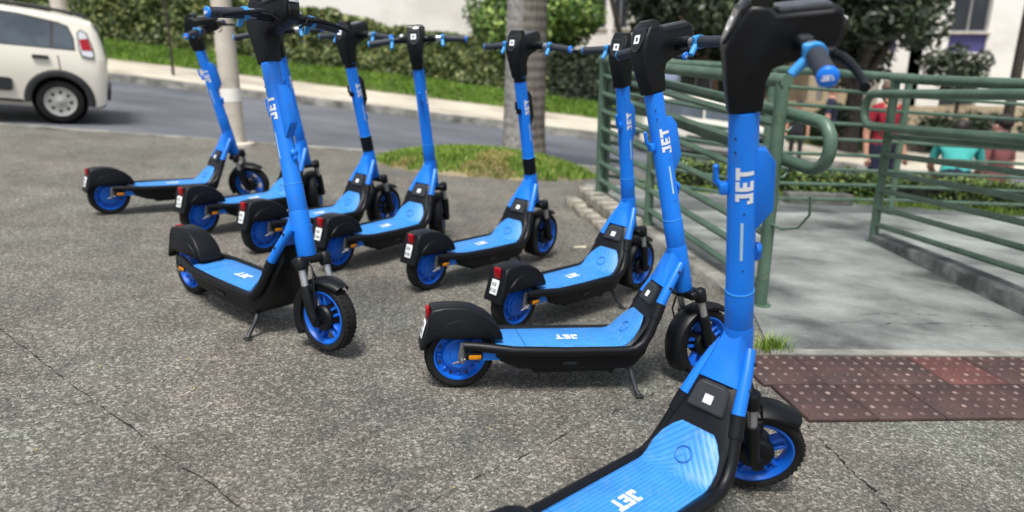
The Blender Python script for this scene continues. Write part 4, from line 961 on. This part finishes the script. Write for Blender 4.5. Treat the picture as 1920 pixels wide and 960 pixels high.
# ------------------------------------------------------------------ cars
def boolean_cut(me, cutters):
    o = link('cut_src', me); cs = []
    for c in cutters:
        k_ = link('cutter', c); m_ = o.modifiers.new('b', 'BOOLEAN'); m_.object = k_; m_.operation = 'DIFFERENCE'; m_.solver = 'EXACT'; cs.append(k_)
    bpy.context.view_layer.update(); dg = bpy.context.evaluated_depsgraph_get(); r = bpy.data.meshes.new_from_object(o.evaluated_get(dg))
    bpy.data.objects.remove(o)
    for k_ in cs: bpy.data.objects.remove(k_)
    return r
def car(name, label, mw, paint, scale=1.0):
    # frame: x forward, y left, z up, origin on the ground under the rear axle; rear end at x=-.55
    root = empty(name); root.matrix_basis = mw @ Matrix.Scale(scale, 4); tag(root, label, 'car')
    # sections: x, z0, zb(belt), zr(roof), w0(sill), w1(mid/belt), w2(roof)
    secs = [(-.56, .34, .70, .80, .70, .735, .60), (-.545, .26, .86, .96, .735, .775, .62), (-.50, .22, .90, 1.10, .76, .80, .62), (-.44, .20, .92, 1.26, .775, .815, .61), (-.36, .20, .93, 1.385, .785, .82, .60), (-.2, .19, .93, 1.425, .79, .825, .60), (.3, .18, .93, 1.455, .795, .83, .605), (.9, .18, .925, 1.465, .80, .83, .61), (1.3, .18, .92, 1.45, .80, .83, .60), (1.6, .18, .915, 1.38, .80, .828, .585), (1.95, .18, .91, 1.17, .80, .825, .60), (2.2, .19, .895, 1.0, .795, .82, .64), (2.5, .20, .86, .93, .78, .81, .66), (2.85, .22, .80, .86, .75, .79, .64), (2.98, .25, .70, .74, .70, .74, .58), (3.02, .32, .55, .6, .66, .70, .54)]
    b = MB(); rings = []
    for x, z0, zb_, zr, w0, w1, w2 in secs:
        half = [(0, z0), (w0 * .9, z0), (w0, z0 + .05), (w1 * 1.0, z0 + (zb_ - z0) * .55), (w1 * .985, zb_), (w2 + (w1 - w2) * .45, zb_ + (zr - zb_) * .5), (w2 + .035, zr - .06), (w2 - .04, zr - .012), (0, zr)]
        rings.append([(x, -y, z) for y, z in half] + [(x, y, z) for y, z in half[-2:0:-1]])
    b.rings(rings); body = b.mesh('body', M[paint], 32)
    cuts = []
    for wx in (0, 2.36):
        c = MB(); c.tube([(wx, -1.2, .30), (wx, 1.2, .30)], .335, 40); cuts.append(c.mesh('cut', M['carblack']))
    body = boolean_cut(body, cuts)
    if len(body.materials) < 1: body.materials.append(M[paint])
    body.shade_smooth(); body.set_sharp_from_angle(angle=R(32))
    bo = link('body', body, root)
    def side_w(x, z):
        for (a, c) in zip(secs[:-1], secs[1:]):
            if a[0] <= x <= c[0]:
                t = (x - a[0]) / (c[0] - a[0]); s_ = [a[i] + (c[i] - a[i]) * t for i in range(7)]; break
        x, z0, zb_, zr, w0, w1, w2 = s_
        half = [(w0, z0 + .05), (w1 * 1.0, z0 + (zb_ - z0) * .55), (w1 * .985, zb_), (w2 + (w1 - w2) * .45, zb_ + (zr - zb_) * .5), (w2 + .035, zr - .06)]
        for p, q in zip(half[:-1], half[1:]):
            if p[1] <= z <= q[1]: return p[0] + (q[0] - p[0]) * (z - p[1]) / (q[1] - p[1])
        return half[-1][0]
    def on_side(nm, poly, mat, th=.012, par=root, n_=8):
        for s in (-1, 1):
            m2 = MB(); t = bmesh.new(); f = t.faces.new([t.verts.new((x, 0, z)) for x, z in poly])
            r = bmesh.ops.triangulate(t, faces=[f]); bmesh.ops.subdivide_edges(t, edges=t.edges[:], cuts=2, use_grid_fill=True)
            for v in t.verts: v.co.y = s * (side_w(v.co.x, v.co.z) + .003)
            r = bmesh.ops.extrude_face_region(t, geom=t.faces[:])
            for v in [g for g in r['geom'] if isinstance(g, bmesh.types.BMVert)]: v.co.y += s * th
            m2._merge(t); part(nm, m2, mat, par, 30)
    on_side('window_surround', [(-.19, .985), (.86, .965), (.86, 1.392), (.45, 1.382), (.0, 1.33), (-.105, 1.295), (-.17, 1.15)], 'carblack', .001)
    on_side('rear_quarter_window', [(-.17, 1.0), (.06, .985), (.06, 1.30), (.0, 1.315), (-.09, 1.28), (-.15, 1.15)], 'glass', .004)
    on_side('rear_door_window', [(.10, .985), (.82, .98), (.82, 1.375), (.45, 1.365), (.10, 1.31)], 'glass', .004)
    on_side('front_door_window', [(.90, .98), (1.75, .97), (1.72, 1.10), (1.45, 1.32), (.90, 1.375)], 'glass', .004)
    on_side('door_handle', [(.12, .84), (.30, .835), (.30, .88), (.12, .885)], 'carblack', .03)
    on_side('side_moulding', [(.56, .38), (1.75, .38), (1.77, .40), (1.77, .53), (1.75, .55), (.56, .55), (.53, .53), (.53, .40)], 'carblack', .025)
    on_side('tail_light_surround', [(-.415, .915), (-.36, .905), (-.255, .92), (-.225, 1.02), (-.203, 1.22), (-.245, 1.272), (-.32, 1.235), (-.395, 1.05)], 'carblack', .012)
    on_side('tail_light', [(-.40, .93), (-.36, .92), (-.27, .935), (-.24, 1.02), (-.22, 1.22), (-.25, 1.255), (-.31, 1.22), (-.38, 1.05)], 'lampclear', .02)
    on_side('tail_light_lens', [(-.385, 1.01), (-.262, 1.0), (-.232, 1.14), (-.335, 1.16)], 'red', .026)
    on_side('door_seam', [(-.03, .62), (-.018, .62), (.02, .90), (.008, .90)], 'carblack', .001)
    on_side('sill_trim', [(.42, .235), (1.95, .235), (1.95, .275), (.42, .275)], 'carblack', .006)
    for s in (-1, 1):                      # arch cladding
        for wx in (0, 2.36):
            m2 = MB(); rings = []
            for i in range(21):
                a = R(-8 + 196 * i / 20); c_, s_ = math.cos(a), math.sin(a)
                rr = []
                for rad, d in ((.325, -.06), (.325, .028), (.345, .036), (.395, .030), (.415, .006), (.415, -.02)):
                    x, z = wx + rad * c_, .30 + rad * s_; rr.append((x, s * (side_w(x, max(z, .26)) + d), z))
                rings.append(rr)
            m2.rings(rings); part('arch_cladding', m2, 'carblack', root, 40)
            t_ = MB(); t_.lathe([(.19, .075), (.20, .09), (.25, .092), (.275, .08), (.285, .05), (.285, -.05), (.275, -.08), (.25, -.092), (.20, -.09), (.19, -.075)], 40, 'Y', (wx, s * .735, .285), closed=True)
            wo = part('wheel', t_, 'rubber', root, 40)
            lw = MB(); lw.lathe([(0, 0), (.333, 0), (.333, -s * .19), (.329, -s * .19), (.329, -s * .01), (0, -s * .01)], 36, 'Y', (wx, s * .56, .30)); part('wheel_liner', lw, 'rubber', root, 40)
            h_ = MB(); sg = -s
            h_.lathe([(0, sg * .085), (.03, sg * .085), (.05, sg * .07), (.17, sg * .072), (.195, sg * .082), (.195, sg * .0), (0, 0)], 36, 'Y', (wx, s * .735, .285)); part('hubcap', h_, 'hubcap', wo, 40)
            for kx in range(8):
                a = 2 * math.pi * kx / 8; q_ = MB(); q_.sphere((wx + .125 * math.cos(a), s * (.735 + .072), .285 + .125 * math.sin(a)), .024, (1, .25, 1), 10, 6); part('hubcap_hole', q_, 'carblack', wo, 60)
        m2 = MB(); m2.tube([(-.30, s * .565, 1.42), (-.2, s * .565, 1.465), (.3, s * .565, 1.50), (1.2, s * .565, 1.50), (1.35, s * .565, 1.455)], [.014, .020, .02, .02, .014], 10); part('roof_rail', m2, 'carblack', root)
    b = MB(); b.box((-.57, 0, .42), (.06, 1.30, .16), bevel=.02); part('rear_bumper_insert', b, 'carblack', root)
    b = MB(); b.quadmesh([(-.545, -.52, .98), (-.545, .52, .98), (-.425, .47, 1.33), (-.425, -.47, 1.33), (-.50, -.52, .98), (-.50, .52, .98), (-.38, .47, 1.33), (-.38, -.47, 1.33)], [(0, 1, 2, 3), (7, 6, 5, 4), (0, 4, 5, 1), (1, 5, 6, 2), (2, 6, 7, 3), (3, 7, 4, 0)]); part('rear_window', b, 'glass', root)
    b = MB(); b.quadmesh([(2.17, -.60, 1.02), (2.17, .60, 1.02), (1.60, .52, 1.395), (1.60, -.52, 1.395), (2.12, -.6, .98), (2.12, .6, .98), (1.55, .52, 1.36), (1.55, -.52, 1.36)], [(0, 1, 2, 3), (7, 6, 5, 4), (0, 4, 5, 1), (1, 5, 6, 2), (2, 6, 7, 3), (3, 7, 4, 0)]); part('windscreen', b, 'glass', root)
    for s in (-1, 1):
        b = MB(); b.sphere((2.86, s * .60, .66), .10, (.9, 1.2, .75)); part('headlight', b, 'lampclear', root, 60)
        b = MB(); b.box((1.72, s * .92, 1.0), (.11, .17, .12), bevel=.03); part('mirror', b, 'carblack', root)
    return root
def car_mw(x, y, face, yaw=0):
    fwd = Vector((face, 0, -.12 * face)); fwd.rotate(Matrix.Rotation(yaw, 3, 'Z')); fwd.normalize(); lf = Vector((.12, 0, 1)).cross(fwd).normalized(); up = fwd.cross(lf)
    m = Matrix((fwd, lf, up)).transposed().to_4x4(); m.translation = (x, y, rz(x) + .005); return m
car('parked_car', 'white hatchback with black arch cladding on the road, cut off by the left edge', car_mw(-5.84, 9.15, -1, R(29)), 'carpaint', .88)
car('parked_car', 'small white car glimpsed through the railing on the lower street', car_mw(2.9, 14.1, 1), 'carpaint', .80)

# ------------------------------------------------------------------ people
def person(label, loc, yaw, joints, shirt, pants, hair, skin, sleeve=True, size=1.0):
    J = joints; names_ = list(J); me = bpy.data.meshes.new('body')
    edges = [('pelvis', 'chest'), ('chest', 'neck'), ('neck', 'head'), ('head', 'crown'), ('chest', 'sl'), ('sl', 'el'), ('el', 'wl'), ('wl', 'hl'), ('chest', 'sr'), ('sr', 'er'), ('er', 'wr'), ('wr', 'hr'), ('pelvis', 'pl'), ('pl', 'kl'), ('kl', 'al'), ('al', 'tl'), ('pelvis', 'pr'), ('pr', 'kr'), ('kr', 'ar'), ('ar', 'tr')]
    rad = dict(pelvis=(.16, .12), chest=(.175, .125), neck=(.058, .058), head=(.085, .1), crown=(.075, .085), sl=(.075, .075), sr=(.075, .075), el=(.045, .045), er=(.045, .045), wl=(.03, .03), wr=(.03, .03), hl=(.03, .045), hr=(.03, .045), pl=(.1, .1), pr=(.1, .1), kl=(.065, .065), kr=(.065, .065), al=(.045, .045), ar=(.045, .045), tl=(.045, .04), tr=(.045, .04))
    me.from_pydata([J[n_] for n_ in names_], [(names_.index(a), names_.index(c)) for a, c in edges], [])
    o = link('tmp_body', me); sk = o.modifiers.new('s', 'SKIN'); sb = o.modifiers.new('d', 'SUBSURF'); sb.levels = 2; sb.render_levels = 2
    if not me.skin_vertices: me.attributes.new('skin', 'FLOAT', 'POINT') if False else None
    for i, n_ in enumerate(names_):
        d = me.skin_vertices[0].data[i]; d.radius = rad[n_]; d.use_root = (n_ == 'pelvis')
    bpy.context.view_layer.update(); r = bpy.data.meshes.new_from_object(o.evaluated_get(bpy.context.evaluated_depsgraph_get())); bpy.data.objects.remove(o)
    r.materials.clear()
    for m_ in (skin, shirt, pants): r.materials.append(M[m_])
    pel, nk = Vector(J['pelvis']), Vector(J['neck'])
    def near(p, a, c):
        a, c = Vector(J[a]), Vector(J[c]); d = c - a; t = max(0, min(1, (p - a).dot(d) / d.dot(d))); return (p - (a + d * t)).length, t
    for f in r.polygons:
        c = f.center; best = min(((near(c, a, q)[0] - .5 * (rad[a][0] + rad[q][0]) * .8, near(c, a, q)[1], (a, q)) for a, q in edges), key=lambda z: z[0]); t, e = best[1], best[2]
        mi = 0
        if e in (('pelvis', 'chest'),): mi = 2 if t < .12 else 1
        elif e == ('chest', 'neck'): mi = 1 if t < .8 else 0
        elif e[0] == 'chest' or (e in (('sl', 'el'), ('sr', 'er')) and t < .75): mi = 1
        elif e[0] == 'pelvis' or e in (('pl', 'kl'), ('pr', 'kr')) or (e in (('kl', 'al'), ('kr', 'ar')) and sleeve): mi = 2
        f.material_index = mi
    r.shade_smooth()
    root = empty('person', loc); root.rotation_euler = (0, 0, yaw); root.scale = (size,) * 3; tag(root, label, 'person'); link('body', r, root)
    hd, cr = Vector(J['head']), Vector(J['crown']); u = (cr - hd).normalized()
    b = MB(); b.sphere((0, 0, 0), 1, (1, 1, 1), 18, 12)
    for v in b.bm.verts: v.co = Vector((v.co.x * .092, v.co.y * .105 + (.012 if v.co.y > 0 else 0), v.co.z * .10)) * (1 if v.co.z > -.3 or v.co.y > .2 else .8)
    q = Vector((0, 0, 1)).rotation_difference(u); b.xf(Matrix.Translation(hd + u * .07) @ q.to_matrix().to_4x4() @ Matrix.Translation((0, .022, .03))); part('hair', b, hair, root, 60)
    fm = Matrix.Translation(hd + u * .04) @ q.to_matrix().to_4x4()
    b = MB(); b.sphere((0, -.098, -.01), .02, (.7, 1, 1.2), 8, 6); b.xf(fm); part('nose', b, skin, root, 60)
    for s in (-1, 1):
        b = MB(); b.sphere((s * .034, -.088, .022), .012, (1.2, .6, .7), 8, 6); b.xf(fm); part('eye', b, 'ink', root, 60)
        b = MB(); b.sphere((s * .088, .005, .0), .026, (.4, .7, 1.2), 8, 6); b.xf(fm); part('ear', b, skin, root, 60)
    b = MB(); b.sphere((0, -.086, -.052), .02, (1.3, .5, .35), 8, 6); b.xf(fm); part('mouth', b, 'red', root, 60)
    for hd_, wr_ in (('hl', 'wl'), ('hr', 'wr')):
        b = MB(); h0 = Vector(J[hd_]); d = (h0 - Vector(J[wr_])).normalized(); sx = Vector((0, 1, 0)) - d * d.y; sx.normalize()
        for kx, (of, L) in enumerate(((-.03, .065), (-.01, .078), (.01, .075), (.03, .06))):
            p0 = h0 + d * .03 + sx * of; b.tube([p0, p0 + d * L * .5, p0 + d * L * .9 + d.cross(sx) * .015], [.0095, .009, .007], 7)
        p0 = h0 - sx * .03; b.tube([p0, p0 - sx * .025 + d * .03, p0 - sx * .03 + d * .055], [.011, .01, .008], 7); part('fingers', b, skin, root, 60)
    return root
STAND = dict(pelvis=(0, 0, .93), chest=(0, 0, 1.28), neck=(0, 0, 1.47), head=(0, -.02, 1.56), crown=(0, -.01, 1.66), sl=(.19, 0, 1.39), el=(.25, .02, 1.10), wl=(.27, -.05, .86), hl=(.27, -.07, .79), sr=(-.19, 0, 1.39), er=(-.26, .02, 1.10), wr=(-.28, -.05, .86), hr=(-.28, -.07, .79), pl=(.10, 0, .86), kl=(.11, -.01, .48), al=(.11, .02, .09), tl=(.12, -.12, .04), pr=(-.10, 0, .86), kr=(-.11, -.03, .48), ar=(-.11, 0, .09), tr=(-.12, -.14, .04))
BEND = dict(STAND); BEND.update(chest=(0, -.16, 1.20), neck=(0, -.30, 1.33), head=(0, -.37, 1.38), crown=(0, -.44, 1.44), sl=(.2, -.2, 1.28), el=(.27, -.24, 1.0), wl=(.2, -.42, .86), hl=(.17, -.48, .83), sr=(-.2, -.2, 1.28), er=(-.27, -.24, 1.0), wr=(-.2, -.42, .86), hr=(-.17, -.48, .83))
person('man in red t-shirt and dark shorts on the street behind the railing', (4.72, 8.8, rz(4.72) - .02), R(12), STAND, 'cloth_red', 'cloth_navy', 'hair_grey', 'skin', False)
person('person in loose teal top and navy trousers leaning forward behind the railing', (5.37, 8.3, -1.13), R(150), BEND, 'cloth_teal', 'cloth_navy', 'hair', 'skin')
person('dark-haired person in dusty rose clothes at the right edge behind the railing', (6.12, 8.7, -1.25), R(200), STAND, 'cloth_pink', 'cloth_pink', 'hair', 'skin2')
person('person in navy walking on the lower street right of the near handlebar', (6.0, 13.2, rz(6.0)), R(60), STAND, 'cloth_navy', 'cloth_navy', 'hair', 'skin')
person('person in charcoal top seen through the railing on the lower street', (5.9, 14.4, rz(5.9)), R(-30), STAND, 'cloth_dark', 'cloth_dark', 'hair', 'skin', True, .78)
person('person in pale blue shirt walking beyond the white car', (3.55, 16.0, rz(3.55) + .2), R(20), STAND, 'cloth_pale', 'cloth_dark', 'hair_grey', 'skin2')
